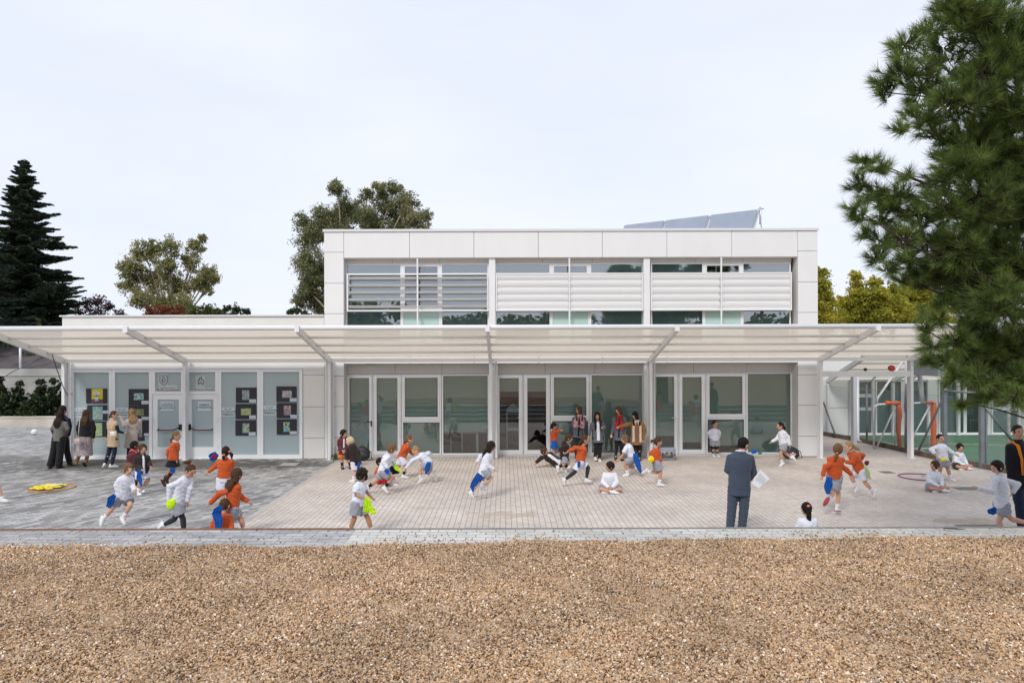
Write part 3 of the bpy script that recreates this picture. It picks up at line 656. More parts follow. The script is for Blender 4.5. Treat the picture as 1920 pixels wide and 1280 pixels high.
b.add([(X-.24,22.18,1.3),(X+.24,22.18,1.3),(X,22.18,1.5),(X-.24,22.52,1.3),(X+.24,22.52,1.3),(X,22.52,1.5)],[(0,1,2),(3,5,4),(0,2,5,3),(1,4,5,2),(0,3,4,1)])
tag(b.build('toy_house', M_whiter), 'tall white play house shelf behind the middle doors', 'play house')
# solar collectors on the roof
T0, T1 = Vector((wx(1424,24), 24, wz(395,24))), Vector((wx(1172,27.6), 27.6, wz(424,27.6)))
dn = Vector((-.34, -.35, -.95))
sp_ = empty('solar_collector_row', (T0.x-.3, T0.y, zr), 'row of three tilted solar collectors standing on the flat roof', 'solar panels')
M_pan = mat('collector_back', (.26,.30,.36), .35, noise_amt=.08, noise_scale=2)
for k in range(3):
    a = T0.lerp(T1, k/3+.012); c = T0.lerp(T1, (k+1)/3-.012); nrm = (c-a).cross(dn).normalized()*.04
    b = MB(); vs = [a, c, c+dn*1.25, a+dn*1.25]; vs += [v+nrm for v in vs]; b.add(vs, [(0,1,2,3),(7,6,5,4),(0,4,5,1),(1,5,6,2),(2,6,7,3),(3,7,4,0)]); pn = b.build('collector', M_pan, sp_)
    b = MB(); b.beam(a-nrm*.5, a+dn*1.27-nrm*.5, .03, .06, nrm); b.beam(a-nrm*.5, c-nrm*.5, .02, .04, nrm); b.build('frame', mat('aluminium', (.55,.56,.58), .4, .6), pn)
for k in range(4):
    b = MB(); a = T0.lerp(T1, k/3); b.tube([a, a+dn*1.3], .02, 6); b.tube([a, Vector((a.x+.28, a.y+.3, zr))], .018, 6); b.build('stand', mat('aluminium', (.55,.56,.58), .4, .6), sp_)
b = MB()
b.tube([T0+Vector((.04,0,-.5)), T0+Vector((.04,0,.10))], .035, 8); b.tube([T0+Vector((-.04,0,.04)), T0+Vector((.16,0,.04))], .02, 6)
b.build('stand', mat('aluminium', (.55,.56,.58), .4, .6), sp_)
# ---------------------------------------------------------------- the canopy
YC, YE_ = 20.28, 17.28                            # post line and front edge
zb_, zf_ = wz(673, YC), wz(617.3, YE_)
cn = empty('canopy', (wx(920,YC), YC, 0), 'long white steel canopy with cream translucent sheeting along the facade', 'canopy')
M_can = bpy.data.materials.new('canopy_sheet'); M_can.use_nodes = True; t = M_can.node_tree; t.nodes.clear()
o_ = t.nodes.new('ShaderNodeOutputMaterial'); df = t.nodes.new('ShaderNodeBsdfDiffuse'); tl_ = t.nodes.new('ShaderNodeBsdfTranslucent'); tp = t.nodes.new('ShaderNodeBsdfTransparent')
df.inputs['Color'].default_value = (.66,.585,.49,1); tl_.inputs['Color'].default_value = (.81,.71,.585,1); tp.inputs['Color'].default_value = (.92,.86,.78,1)
m1 = t.nodes.new('ShaderNodeMixShader'); m1.inputs[0].default_value = .66; m2 = t.nodes.new('ShaderNodeMixShader'); m2.inputs[0].default_value = .20
t.links.new(df.outputs[0], m1.inputs[1]); t.links.new(tl_.outputs[0], m1.inputs[2]); t.links.new(m1.outputs[0], m2.inputs[1]); t.links.new(tp.outputs[0], m2.inputs[2]); t.links.new(m2.outputs[0], o_.inputs[0])
M_st = mat('white_steel', (.76,.765,.77), .4, noise_amt=.03, noise_scale=2)
posts = [118.5, 345, 617, 919.5, 1220.5, 1539.5, 1709.5]
Xp = [wx(p, YC) for p in posts]
def cz_(Y): return zb_ + (zf_-zb_)*(YC-Y)/(YC-YE_)
for i, X in enumerate(Xp):
    b = MB(); b.box(X-.042, X+.042, YC-.02, YC+.18, 0, zb_-.02); b.box(X-.09, X+.09, YC-.05, YC+.20, .001, .012); b.build('post', M_st, cn)
    b = MB(); sl = (zf_-zb_)/(YE_-YC)
    b.beam((X, YC+.15, cz_(YC+.15)-.01), (X, YE_-.04, cz_(YE_-.04)-.01), .085, .17)
    b.build('rafter', M_st, cn)
for i in range(len(Xp)-1):
    a, c = Xp[i]+.044, Xp[i+1]-.044
    for k, py in enumerate((628, 645, 660.5)):
        Yk = YE_ + (YC-YE_)*(.25+.25*k)
        b = MB(); b.tube([(a, Yk, cz_(Yk)+.02), (c, Yk, cz_(Yk)+.02)], .036, 10); b.build('purlin', M_st, cn)
    b = MB(); b.box(a, c, YC-.02, YC+.06, zb_-.08, zb_+.03); b.build('gutter_beam', M_st, cn)
    b = MB(); z0, z1 = cz_(YC)+.062, cz_(YE_)+.062; n = 24
    xs_ = [a + (c-a)*k/n for k in range(n+1)]; vs = []
    for Yk in (YC, YE_+.02):
        for x in xs_: vs.append((x, Yk, cz_(Yk)+.062))
    b.add(vs, [(k, k+1, n+2+k, n+1+k) for k in range(n)]); b.build('roof_sheet', M_can, cn)
b = MB(); b.tube([(Xp[0]-.03, YE_-.045, cz_(YE_)+.05), (Xp[-1]+.03, YE_-.045, cz_(YE_)+.05)], .062, 12); b.build('edge_tube', M_st, cn)
for X in Xp:
    b = MB(); b.box(X-.055, X+.055, YE_-.15, YE_-.05, cz_(YE_)-.06, cz_(YE_)+.10); b.build('end_cap', M_whiter, cn)
M_pipe = mat('pipe_white', (.70,.70,.70), .4)
for px in (127.5, 612, 623.5, 930, 1214.5, 1227):
    b = MB(); x = wx(px, YC+.12); b.tube([(x, YC+.14, zb_-.08), (x, YC+.14, .06), (x, YC+.05, .03)], .034, 10)
    for z in (.35, 1.1, 1.95): b.box(x-.055, x+.055, YC+.12, YC+.26, z, z+.02)
    b.build('downpipe', M_pipe, cn)
b = MB(); b.box(Xp[5]+.045, Xp[6]-.045, YC+.0, YC+.08, wz(708,YC), wz(697.5,YC)); b.build('cross_beam', M_st, cn)
# hanging cables at the left end
b = MB(); b.tube([P(95,658,19.6), P(60,678,20), P(25,693,21), P(2,708,22)], .012, 5); b.tube([P(97,660,19.6), P(112,706,20), P(122,732,20.2), P(127,738,20.3)], .012, 5)
tag(b.build('cable', M_black), 'thin black cable hanging from the left end of the canopy', 'cable')
# small balls lying on the cross beam
for px, r, m_, lab in ((1671.5, .10, mat('ball_red', (.45,.04,.03), .6), 'red ball resting on the white cross beam'), (1622.5, .055, mat('ball_dark', (.03,.03,.035), .6), 'small dark ball on the white cross beam')):
    b = MB(); b.ell((wx(px,YC+.04), YC+.04, wz(697.5,YC)+r*.86), ((r,0,0),(0,r,0),(0,0,r*.88)), 14, 10); tag(b.build('ball', m_), lab, 'ball')
# ---------------------------------------------------------------- right: classroom building across the court
YR = 26.6; GR = -.08
cr_ = empty('classroom_building', (wx(1700,YR), YR, GR), 'low white classroom building with teal glazed bays behind the green court', 'building')
def rx(p): return wx(p, YR)
def rz(p): return wz(p, YR)
b = MB(); zT = rz(640)
op = [(1592,1636),(1640,1740),(1758,1852),(1857,1910),(1925,1990),(1995,2060)]
edge = rx(1540)-1.2
zs0, zs1 = rz(714), rz(813)
xs_ = [edge]+[rx(v) for o_p in op for v in o_p]+[rx(2120)]
for i in range(0, len(xs_), 2): b.box(xs_[i], xs_[i+1], YR, YR+.25, GR-.1, zs0)
b.box(edge, xs_[-1], YR, YR+.25, zs0, zT)
for i in range(1, len(xs_)-1, 2): b.box(xs_[i], xs_[i+1], YR, YR+.25, GR-.1, rz(816))
b.box(edge, xs_[-1], YR+.25, YR+8, zT-.3, zT-.02); b.box(edge, edge+.2, YR+.25, YR+8, GR-.1, zT-.3)
b.build('wall', M_white, cr_)
b = MB(); b.box(edge-.04, xs_[-1]+.04, YR-.04, YR+8.1, zT+.001, zT+.04); b.build('roof_coping', mat('grey_coping', (.5,.51,.53)), cr_)
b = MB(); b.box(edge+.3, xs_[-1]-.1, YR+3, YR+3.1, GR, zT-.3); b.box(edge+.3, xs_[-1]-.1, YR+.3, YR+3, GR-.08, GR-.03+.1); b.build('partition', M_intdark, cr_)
b = MB()
for px in (1590, 1540): b.box(rx(px)-.012, rx(px)+.012, YR-.004, YR-.001, GR, rz(716))
b.box(rx(1552), rx(1589), YR-.004, YR-.001, rz(766)-.01, rz(766)+.01); b.build('panel_joint', mat('joint_strip', (.2,.2,.2)), cr_)
M_teal = mat('teal_blind', (.27,.41,.39), .8, noise_amt=.08, noise_scale=1.5, stretch=(3,3,.3))
def cwin(a, c, parts, dark=None):
    for (y0, y1) in parts:
        window(a, y0, c, y1, .055, M_teal if not dark else None, 1, Y=YR+.1, par=cr_, bmat_off=.12)
cwin(1592.5, 1635.5, [(714.5,743),(743.5,768),(768.5,815.5)])
cwin(1640.5, 1691, [(714.5,815.5)]); cwin(1691.5, 1739.5, [(714.5,815.5)])
cwin(1758.5, 1808, [(714.5,815.5)]); cwin(1808.3, 1851.5, [(714.5,815.5)], dark=True)
cwin(1857.5, 1909.5, [(714.5,768),(768.5,815.5)]); cwin(1925.5, 1989.5, [(714.5,815.5)]); cwin(1995.5, 2059.5, [(714.5,815.5)])
# low canopy of that building
c2 = empty('court_canopy', (rx(1700), YR-.1, GR), 'second white canopy with pale sheeting above the classroom windows', 'canopy')
zb2, zf2, Yf2 = rz(716), wz(672, 23.9), 23.9
X2 = [rx(1553), rx(1640)+.6, rx(1760), rx(1880), rx(2010)]
X2 = [rx(1550), rx(1672), rx(1794), rx(1916), rx(2040)]
for X in X2:
    b = MB(); b.beam((X, YR-.05, zb2), (X, Yf2-.05, zf2), .08, .16); b.build('rafter', M_st, c2)
    b = MB(); b.box(X-.04, X+.04, YR-.14, YR-.03, GR, zb2-.02); b.build('post', M_st, c2)
for i in range(len(X2)-1):
    b = MB(); n=2; b.add([(X2[i]+.03, YR-.05, zb2+.1),(X2[i+1]-.03, YR-.05, zb2+.1),(X2[i+1]-.03, Yf2, zf2+.1),(X2[i]+.03, Yf2, zf2+.1)], [(0,1,2,3)]); b.build('roof_sheet', M_can, c2)
    for k in range(1,4):
        t_ = k/4; b = MB(); Yk = YR-.05+(Yf2-YR+.05)*t_; zk = zb2+(zf2-zb2)*t_; b.tube([(X2[i]+.03, Yk, zk+.02),(X2[i+1]-.03, Yk, zk+.02)], .03, 8); b.build('purlin', M_st, c2)
b = MB(); b.tube([(X2[0]-.05, Yf2-.05, zf2+.09),(X2[-1]+.05, Yf2-.05, zf2+.09)], .055, 10); b.build('edge_tube', M_st, c2)
# free-standing post that carries the cross beam line further back
b = MB(); x = wx(1605, 23.6); zt_ = wz(704, 23.6)
b.box(x-.14, x-.02, 23.5, 23.7, -.02, zt_); b.tube([(x+.05,23.6,zt_),(x+.05,23.6,.12),(x+.14,23.55,.05)], .055, 10); b.box(x-.2,x+.1,23.45,23.75,-.02,.015)
tag(b.build('canopy_post', mat('grey_white_steel', (.60,.61,.62), .45, .2)), 'pale steel post with a fat downpipe standing at the court kerb', 'post')
# chair inside the dark door
M_cs = mat('chair_steel', (.45,.46,.46), .4, .3)
chx = wx(1822, YR+.9); b = MB(); y = YR+.9; z = GR+.05
ch = empty('chair', (chx, y, z), 'pale tube-frame school chair inside the dark doorway', 'chair')
b.box(chx-.2, chx+.2, y-.2, y+.2, z+.44, z+.46); b.build('seat', M_cs, ch)
b = MB(); b.tube([(chx-.18,y+.2,z+.45),(chx-.2,y+.24,z+.85),(chx+.2,y+.24,z+.85),(chx+.18,y+.2,z+.45)], .014, 6); b.box(chx-.19,chx+.19,y+.23,y+.25,z+.62,z+.83); b.build('backrest', M_cs, ch)
for sx in (-1,1):
    for sy in (-1,1): b = MB(); b.tube([(chx+sx*.18,y+sy*.18,z+.45),(chx+sx*.2,y+sy*.22,z)], .013, 6); b.build('leg', M_cs, ch)
# fence along the court
fe = empty('chain_link_fence', (12.4, 20.05, 0), 'grey chain-link fence with dark posts along the court kerb', 'fence')
M_fp = mat('fence_post', (.16,.17,.18), .5, .3, noise_amt=.2, noise_scale=5)
M_wire = mat('fence_wire', (.42,.43,.44), .5, .4)
def on_line(y):
    for (y0,x0),(y1,x1) in zip(yk[:-1], yk[1:]):
        if y1 <= y <= y0: return x0 + (x1-x0)*(y0-y)/(y0-y1)
    return 12.7
def fpost(Y, X, h, arm=True, r=.035, z0=0):
    b = MB(); b.tube([(X,Y,z0),(X,Y,h)], r, 10)
    if arm: b.tube([(X,Y,h-.02),(X+.28,Y-.06,h+.26)], r*.8, 8)
    b.build('post', M_fp, fe)
for Y in (23.6, 21.4):
    fpost(Y, on_line(Y), wz(722, Y)+.0)
def mesh_panel(p0, p1, z0, z1, par, step=.075, r=.0022, name='mesh'):
    p0, p1 = Vector((*p0,0)), Vector((*p1,0)); Ld = (p1-p0).length; d = (p1-p0)/Ld; h = z1-z0; b = MB(); nrm = Vector((-d.y,d.x,0))
    s = -h
    while s < Ld:
        a0, a1 = max(s,0), min(s+h, Ld)
        if a1 > a0:
            for sg in (0,1):
                za, zc = (z0+(a0-s), z0+(a1-s)) if sg == 0 else (z1-(a0-s), z1-(a1-s))
                A = p0+d*a0+Vector((0,0,za))+nrm*.002*sg; B = p0+d*a1+Vector((0,0,zc))+nrm*.002*sg; b.tube([A,B], r, 3, False)
        s += step
    b.tube([p0+Vector((0,0,z1)), p1+Vector((0,0,z1))], .004, 4)
    return b.build(name, M_wire, par)
mesh_panel((11.87,25.9),(on_line(23.6),23.6), .12, 1.85, fe); mesh_panel((on_line(23.6),23.6),(on_line(21.4),21.4), .12, 1.85, fe)
mesh_panel((on_line(21.4),21.4),(on_line(19.4),19.4), .12, 1.85, fe)
for (p0, p1) in (((1544,756,25.6),(1566,818,24.9)), ((1766,752,19.6),(1722,846,20.4))):
    b = MB(); A, B = P(*p0), P(*p1); b.tube([A,B], .03, 8); b.build('brace', M_fp, fe)
# gate frame and panel at the right
gt = empty('court_gate', (wx(1840,18.5), 18.5, 0), 'grey steel gate frame and mesh leaf at the corner of the court', 'gate')
M_gs = mat('gate_steel', (.25,.265,.28), .45, .4, noise_amt=.15, noise_scale=4)
A, B = Vector((wx(1840,18.45),18.45,0)), Vector((wx(1771,21.2),21.2,-.08))
for pt, h in ((A, wz(737,18.45)), (B, wz(730,21.2))):
    b = MB(); b.box(pt.x-.05, pt.x+.05, pt.y-.05, pt.y+.05, pt.z, h); b.build('post', M_gs, gt)
b = MB(); b.tube([Vector((A.x,A.y,wz(739,18.45))), Vector((B.x,B.y,wz(735,21.2)))], .03, 8); b.build('top_bar', mat('rusty_bar', (.35,.33,.31), .7, noise_amt=.4, noise_scale=9), gt)
b = MB(); X0 = A.x+.09; X1 = wx(1893,18.45); zb3, zt3 = wz(873,18.45), wz(752,18.45)
b.box(X0, X0+.04, 18.42, 18.46, zb3, zt3); b.box(X0+.04, X1, 18.42, 18.46, zb3, zb3+.04); b.build('leaf_frame', M_gs, gt)
mesh_panel((X0+.04,18.44),(X1,18.44), zb3, zt3, gt, .055)
b = MB(); b.tube([P(1844,762,18.4), P(1900,832,18.4)], .03, 8); b.build('brace', M_fp, gt)
b = MB(); b.tube([(wx(1891,18.6),18.6,-.08),(wx(1891,18.6),18.6,wz(752,18.6))], .04, 8); b.tube([(wx(1891,18.6)-.1,18.6,wz(785,18.6)),(wx(1891,18.6)+.12,18.6,wz(785,18.6))], .015, 6); b.build('post', mat('rusty_post', (.30,.28,.26), .7, noise_amt=.35, noise_scale=7), gt)
mesh_panel((wx(1893,18.6),18.6),(wx(1893,18.6)+5,18.6), 0, wz(752,18.6), gt, .09)
# basketball stand
bs = empty('basketball_stand', (wx(1700,22.4), 22.4, -.08), 'white tubular basketball stand with orange padded uprights on the court', 'basketball stand')
M_or = mat('orange_pad', (.70,.125,.02), .55, noise_amt=.10, noise_scale=6, bump=.4, bump_scale=12)
M_tb = mat('worn_white_tube', (.62,.62,.62), .5, noise_amt=.15, noise_scale=8)
for (px0, px1, Y, yt, yb, tilt) in ((1638,1684,22.2,760,838,1), (1697,1749,22.5,758,834,0)):
    zt4 = wz(yt, Y); zb4 = -.08
    x0_, x1_ = wx(px0,Y), wx(px1,Y)
    b = MB(); b.tube([(x0_,Y,zb4),(x0_,Y,zt4-.12),(x0_+.04,Y,zt4-.04),(x0_+.14,Y,zt4),(x1_,Y,zt4+.03)], .032, 8); b.tube([(x0_+.03,Y-.02,zb4+.03),(x1_-.1,Y-.02,zt4-.06)], .026, 8); b.tube([(x0_,Y,zb4+.05),(x1_,Y,zb4+.05)], .022, 8); b.tube([(x1_-.1,Y+.02,zb4),(x1_-.1,Y+.02,zt4)], .022, 6)
    b.build('base_frame', M_tb, bs)
    b = MB(); ww = .062 if tilt else .082
    b.loft([((x1_+.02+.03*math.sin(k*1.3)*tilt, Y, zb4+.03+(zt4-zb4)*k/8),(ww*(1+.12*math.sin(k*2.1)),0,0),(0,.09,0)) for k in range(9)], 12)
    b.build('pad', M_or, bs)
    b = MB(); b.loft([((x1_-.42+.09*k, Y-.01, zt4+.05+.015*math.sin(k*2)),(0,0,.055),(0,.11,0)) for k in range(6)] if tilt else [((x1_-.25+.07*k, Y-.01, zt4+.03),(0,0,.045),(0,.11,0)) for k in range(4)], 10); b.build('pad', M_or, bs)
b = MB(); b.tube([P(1644,760,22.3), P(1645,748,22.3), P(1694,677,22.3)], .036, 8); b.tube([P(1699,770,22.4), P(1702,676,22.4)], .075, 10); b.tube([P(1729,758,22.5), P(1722,672,22.5)], .075, 10); b.tube([P(1698,678,22.4), P(1730,672,22.5)], .03, 6); b.build('mast', M_tb, bs)
b = MB(); b.box(wx(1729,22), wx(1737,22), 21.2, 22.9, wz(706,22), wz(668,22)); b.build('backboard', mat('backboard_grey', (.23,.25,.28), .5), bs)
b = MB(); hc = Vector((wx(1749,22), 22.05, wz(705,22))); ring = [hc+Vector((.23*math.cos(a),.23*math.sin(a),0)) for a in [2*math.pi*k/24 for k in range(25)]]; b.tube(ring, .02, 6); b.build('hoop', mat('hoop_orange', (.60,.17,.05), .5), bs)
# ball behind the kerb
b = MB(); r = .11; c_ = Vector((wx(1727,21.0), 21.0, wz(842,21.0)+.0)); c_.z = r-.08+.02; b.ell(c_, ((r,0,0),(0,r,0),(0,0,r)), 16, 12)
mb_ = mat('ball_white_orange', (.65,.62,.56), .5, noise_amt=.3, noise_scale=7, col2=(.45,.20,.08)); tag(b.build('ball', mb_), 'white ball with orange patches on the court behind the kerb', 'ball')
# ---------------------------------------------------------------- left: walls, slope, ball
b = MB(); b.box(-70, wx(119,29.6), 29.6, 30.0, -.2, wz(781,29.6)); b.box(-70, wx(119,29.6), 29.57, 30.03, wz(781,29.6)+.001, wz(781,29.6)+.05)
tag(b.build('low_wall', mat('pale_low_wall', (.52,.47,.40), .85, noise_amt=.2, noise_scale=1.4, detail=8)), 'low pale concrete planter wall at the left below the hedge', 'wall')
b = MB(); zc = wz(689, 32); b.box(-75, wx(119,32)+3, 32, 32.35, -.2, zc); b.box(-75, wx(119,32)+3, 31.96, 32.0, zc-.32, zc-.30)
for k in range(14): b.box(-60+k*4.3, -60+k*4.3+.015, 31.985, 31.999, 0, zc-.33)
tag(b.build('retaining_wall', M_concrete), 'weathered grey concrete retaining wall behind the hedge', 'wall')
b = MB(); n=40; vs=[]
for k in range(n+1):
    x = -75+k*(wx(119,32)+6+75)/n
    vs.append((x, 32.36, zc-.05)); 
for k in range(n+1):
    x = -75+k*(wx(119,32)+6+75)/n; vs.append((x, 39.5, wz(612,39.5)+.5*math.sin(k*.9)))
b.add(vs, [(i,i+1,n+2+i,n+1+i) for i in range(n)]); o = b.build('slope', mat('slope_net', (.085,.070,.072), .9, noise_amt=.5, noise_scale=2.2, stretch=(1,.5,.5), bump=.9, bump_scale=5, detail=10)); o['kind']='structure'
b = MB(); b.tube([P(38,689,32.2), P(38,640,32.2)], .05, 8); tag(b.build('fence_post', M_st), 'thin white post on top of the retaining wall', 'post')
def football(px, py, Y, lab):
    r = .115; b = MB(); b.ell((wx(px,Y), Y, r), ((r,0,0),(0,r,0),(0,0,r)), 18, 12)
    m = bpy.data.materials.new('football'); m.use_nodes=True; t=m.node_tree; v=t.nodes.new('ShaderNodeTexVoronoi'); v.inputs['Scale'].default_value=7; tcn=t.nodes.new('ShaderNodeTexCoord'); t.links.new(tcn.outputs['Object'],v.inputs['Vector'])
    rr_=t.nodes.new('ShaderNodeValToRGB'); rr_.color_ramp.elements[0].position=.22; rr_.color_ramp.elements[0].color=(.25,.26,.3,1); rr_.color_ramp.elements[1].position=.3; rr_.color_ramp.elements[1].color=(.75,.75,.75,1); t.links.new(v.outputs['Distance'],rr_.inputs[0]); t.links.new(rr_.outputs[0],t.nodes['Principled BSDF'].inputs['Base Color'])
    tag(b.build('football', m), lab, 'ball')
football(64, 813, 26.7, 'white football lying on the grey paving at the left')

# ---------------------------------------------------------------- trees and plants
def rnd_dirs(n):
    v = np.random.normal(size=(n,3)); return v/np.linalg.norm(v,axis=1,keepdims=True)
def leaf_quads(C, size, elong=1.8, up=0.0, jitter=.5, dirs=None):
    n = len(C); d = rnd_dirs(n) if dirs is None else dirs; d = d + np.array([0,0,up]); d /= np.linalg.norm(d,axis=1,keepdims=True)
    r = rnd_dirs(n); s = np.cross(d, r); s /= (np.linalg.norm(s,axis=1,keepdims=True)+1e-9)
    L_ = size*np.random.uniform(1-jitter,1+jitter,(n,1)); W_ = L_/elong
    a = C - d*L_/2; b_ = C + s*W_/2; c = C + d*L_/2; e = C - s*W_/2
    V = np.stack([a,b_,c,e],1).reshape(-1,3); Fq = np.arange(n*4).reshape(n,4); return V, Fq
def blob_points(n, c, r, shell=.55):
    d = rnd_dirs(n); rad = (shell + (1-shell)*np.random.rand(n,1))*np.ones((n,1)); q = d*rad
    return np.array(c)[None] + q*np.array(r)[None]
def tree(name, label, cat, Y, blobs, leaf, n_per, m_leaf, m_bark, group=None, base_px=None, trunk_r=.2, clump=True, elong=1.8, up=-.2, ground=0, shell=.5, spread=None):
    """blobs: (px, py, radius_px) in photo pixels at distance Y; depth is jittered"""
    s = Y/F
    cen = []
    for (px, py, rp) in blobs:
        dy = random.uniform(-1,1)*rp*s*.9 if len(blobs) > 1 else 0
        rp *= (1.32 if Y > 32 else 1.1); cen.append((P(px, py + (rp*.12 if Y > 32 else 0), Y+dy), rp*s))
    bx = base_px if base_px is not None else sum(b_[0] for b_ in blobs)/len(blobs)
    base = Vector((wx(bx, Y), Y, ground)); rt = empty(name, base, label, cat, group)
    Vs = []; Fs = []; off = 0
    for c, r in cen:
        k = 26; sub = blob_points(k, c, (r*.82, r*.82, r*.76), .10)
        for sc in sub:
            rr = r*random.uniform(.28,.50); nn = int(n_per*2.1*(r/ (60*s))**2/k*random.uniform(.6,1.3))+8
            pts = blob_points(nn, sc, (rr, rr, rr*.8), .15)
            V, Fq = leaf_quads(pts, leaf*.8, elong, up); Vs.append(V); Fs.append(Fq+off); off += len(V)
    np_mesh('crown', np.concatenate(Vs), np.concatenate(Fs), m_leaf, rt)
    b = MB(); top = max(c.z for c, r in cen); mid = Vector((base.x+random.uniform(-.2,.2), Y, ground+(top-ground)*.4))
    b.tube([base, mid, Vector((base.x, Y, ground+(top-ground)*.75))], [trunk_r, trunk_r*.75, trunk_r*.35], 8)
    for c, r in cen:
        m0 = base.lerp(mid, random.uniform(.6,1)); h = m0.lerp(c, .55)+Vector((0,0,r*.2)); b.tube([m0, h, c, c+Vector((random.uniform(-.5,.5)*r,0,r*.6))], [trunk_r*.30, trunk_r*.18, trunk_r*.09, trunk_r*.04], 6)
    b.build('trunk', m_bark, rt)
    return rt
def leafm(name, col, isl=.35, tr=.3, col2=None, ns=1.0): return mat(name, col, .6, island=isl, noise_amt=.35, noise_scale=ns, trans=tr, spec=.25, col2=col2)
M_bark = mat('bark_grey', (.16,.13,.10), .9, noise_amt=.4, noise_scale=6); M_bark2 = mat('bark_pale', (.33,.28,.22), .9, noise_amt=.3, noise_scale=3)
euc1 = leafm('eucalyptus_leaf', (.255,.30,.13), .45, .42, (.31,.29,.145), .35)
euc2 = leafm('eucalyptus_leaf_pale', (.33,.36,.14), .4, .45, (.42,.38,.18), .5)
tree('eucalyptus_tree', 'tall dark olive eucalyptus rising behind the left end of the two-storey block', 'tree', 48,
  [(635,350,20),(650,385,32),(612,405,30),(588,440,34),(578,490,32),(575,535,30),(597,560,30),(680,400,26),(690,360,14),(713,350,17),(742,350,17),(728,385,30),(762,378,24),(775,410,28),(800,405,14),(700,425,30),(745,425,30),(645,430,34),(570,415,20),(610,500,26),(655,470,30),(605,520,24),(560,560,12)], .21, 4400, euc1, M_bark2, base_px=650, trunk_r=.45, elong=2.6, up=-.6)
tree('eucalyptus_tree', 'pale olive multi-stemmed eucalyptus left of the centre above the low wing', 'tree', 60,
  [(272,470,24),(290,460,16),(250,495,24),(240,530,18),(322,455,18),(318,490,26),(365,458,18),(378,445,10),(360,490,22),(392,512,22),(400,518,12),(285,520,32),(330,530,30),(372,530,20),(262,555,22),(300,560,28),(345,565,28),(235,505,14),(390,540,12)], .25, 3400, euc2, M_bark2, base_px=322, trunk_r=.4, elong=2.2, up=-.5)
pop = leafm('poplar_leaf', (.44,.45,.06), .4, .5, (.58,.50,.07), .35)
for i, (bl, lab, Y) in enumerate((
  ([(1537,512,10),(1540,530,16),(1548,556,20),(1540,585,22),(1560,590,18),(1545,600,20),(1530,560,16)], 'yellow-green poplar just right of the two-storey block', 46),
  ([(1607,518,9),(1607,535,14),(1600,560,20),(1598,585,22),(1615,595,18),(1590,600,16),(1580,565,12)], 'yellow-green poplar with the narrow tip, second from the block', 48),
  ([(1640,530,10),(1642,550,18),(1640,580,24),(1655,598,18),(1625,595,16)], 'yellow-green poplar with a rounded top in the middle of its row', 47),
  ([(1672,540,10),(1675,560,20),(1680,585,24),(1665,600,16)], 'yellow-green poplar fourth from the block, in front of a gap', 49),
  ([(1712,525,14),(1720,550,24),(1735,580,28),(1710,595,24),(1755,570,24),(1770,600,24)], 'broad olive poplar half hidden by the dark pine', 50))):
    tree('poplar_tree', lab, 'tree', Y, [(a_, b_, c_*1.25) for a_, b_, c_ in bl]+[(bl[0][0]+random.uniform(-16,16), 545+random.uniform(0,55), 17) for _ in range(5)], .17, 4200, pop, M_bark, 'poplars behind the court', trunk_r=.22, elong=1.2, up=.1, shell=.3)
tree('plum_tree', 'sparse purple-leaved plum tree beside the dark fir', 'tree', 46, [(165,565,18),(185,562,16),(205,570,14),(180,582,20),(150,580,14),(225,585,12)], .16, 700, leafm('plum_leaf', (.16,.075,.10), .4, .3), M_bark, trunk_r=.14, elong=1.6)
tree('red_maple', 'low russet tree crown just above the wing roof', 'tree', 47, [(285,582,14),(310,578,16),(335,583,14),(300,592,16)], .18, 1900, leafm('russet_leaf', (.24,.075,.035), .35, .3), M_bark, trunk_r=.16)
gr_d = leafm('dark_green_leaf', (.06,.085,.03), .4, .2); gr_m = leafm('mid_green_leaf', (.12,.14,.045), .4, .3)
tree('bushy_tree', 'olive green bushy tree right of the russet crown', 'tree', 52, [(365,583,16),(390,580,16),(408,585,12)], .24, 1900, gr_m, M_bark, 'low trees above the wing roof')
tree('bushy_tree', 'darker small round tree crowns at the right end above the wing roof', 'tree', 66, [(425,578,9),(445,577,10),(462,583,8),(435,588,10)], .26, 2600, gr_d, M_bark, 'low trees above the wing roof')
tree('bushy_tree', 'dark little bush at the foot of the tall eucalyptus', 'tree', 44, [(545,583,7),(556,580,8),(575,588,10)], .18, 2200, gr_d, M_bark, 'low trees above the wing roof')
# hedge shrubs
hedge_m = leafm('laurel_leaf', (.022,.040,.014), .6, .12, (.045,.065,.02), 1.2); hedge_m.node_tree.nodes['Principled BSDF'].inputs['Roughness'].default_value = .4
for i, (px, top, wd, lab) in enumerate(((2,702,26,'tall laurel shrub at the left edge with light yellowish tips'),(34,710,26,'laurel shrub second from the left edge'),(72,706,28,'broad laurel shrub in the middle of the hedge'),(97,706,24,'laurel shrub with a pointed top near the building'),(116,712,18,'last laurel shrub partly hidden by the canopy post'),(-40,708,30,'laurel shrub just outside the left edge'))):
    bl = []
    for k in range(5): bl.append((px+random.uniform(-.3,.3)*wd*(.5+k*.2), top+7+k*15, wd*(.28+.19*k)))
    tree('laurel_shrub', lab, 'shrub', 30.9, bl, .15, 4200, hedge_m, M_bark, 'laurel hedge in front of the concrete wall', base_px=px, trunk_r=.05, elong=1.9, up=.3)
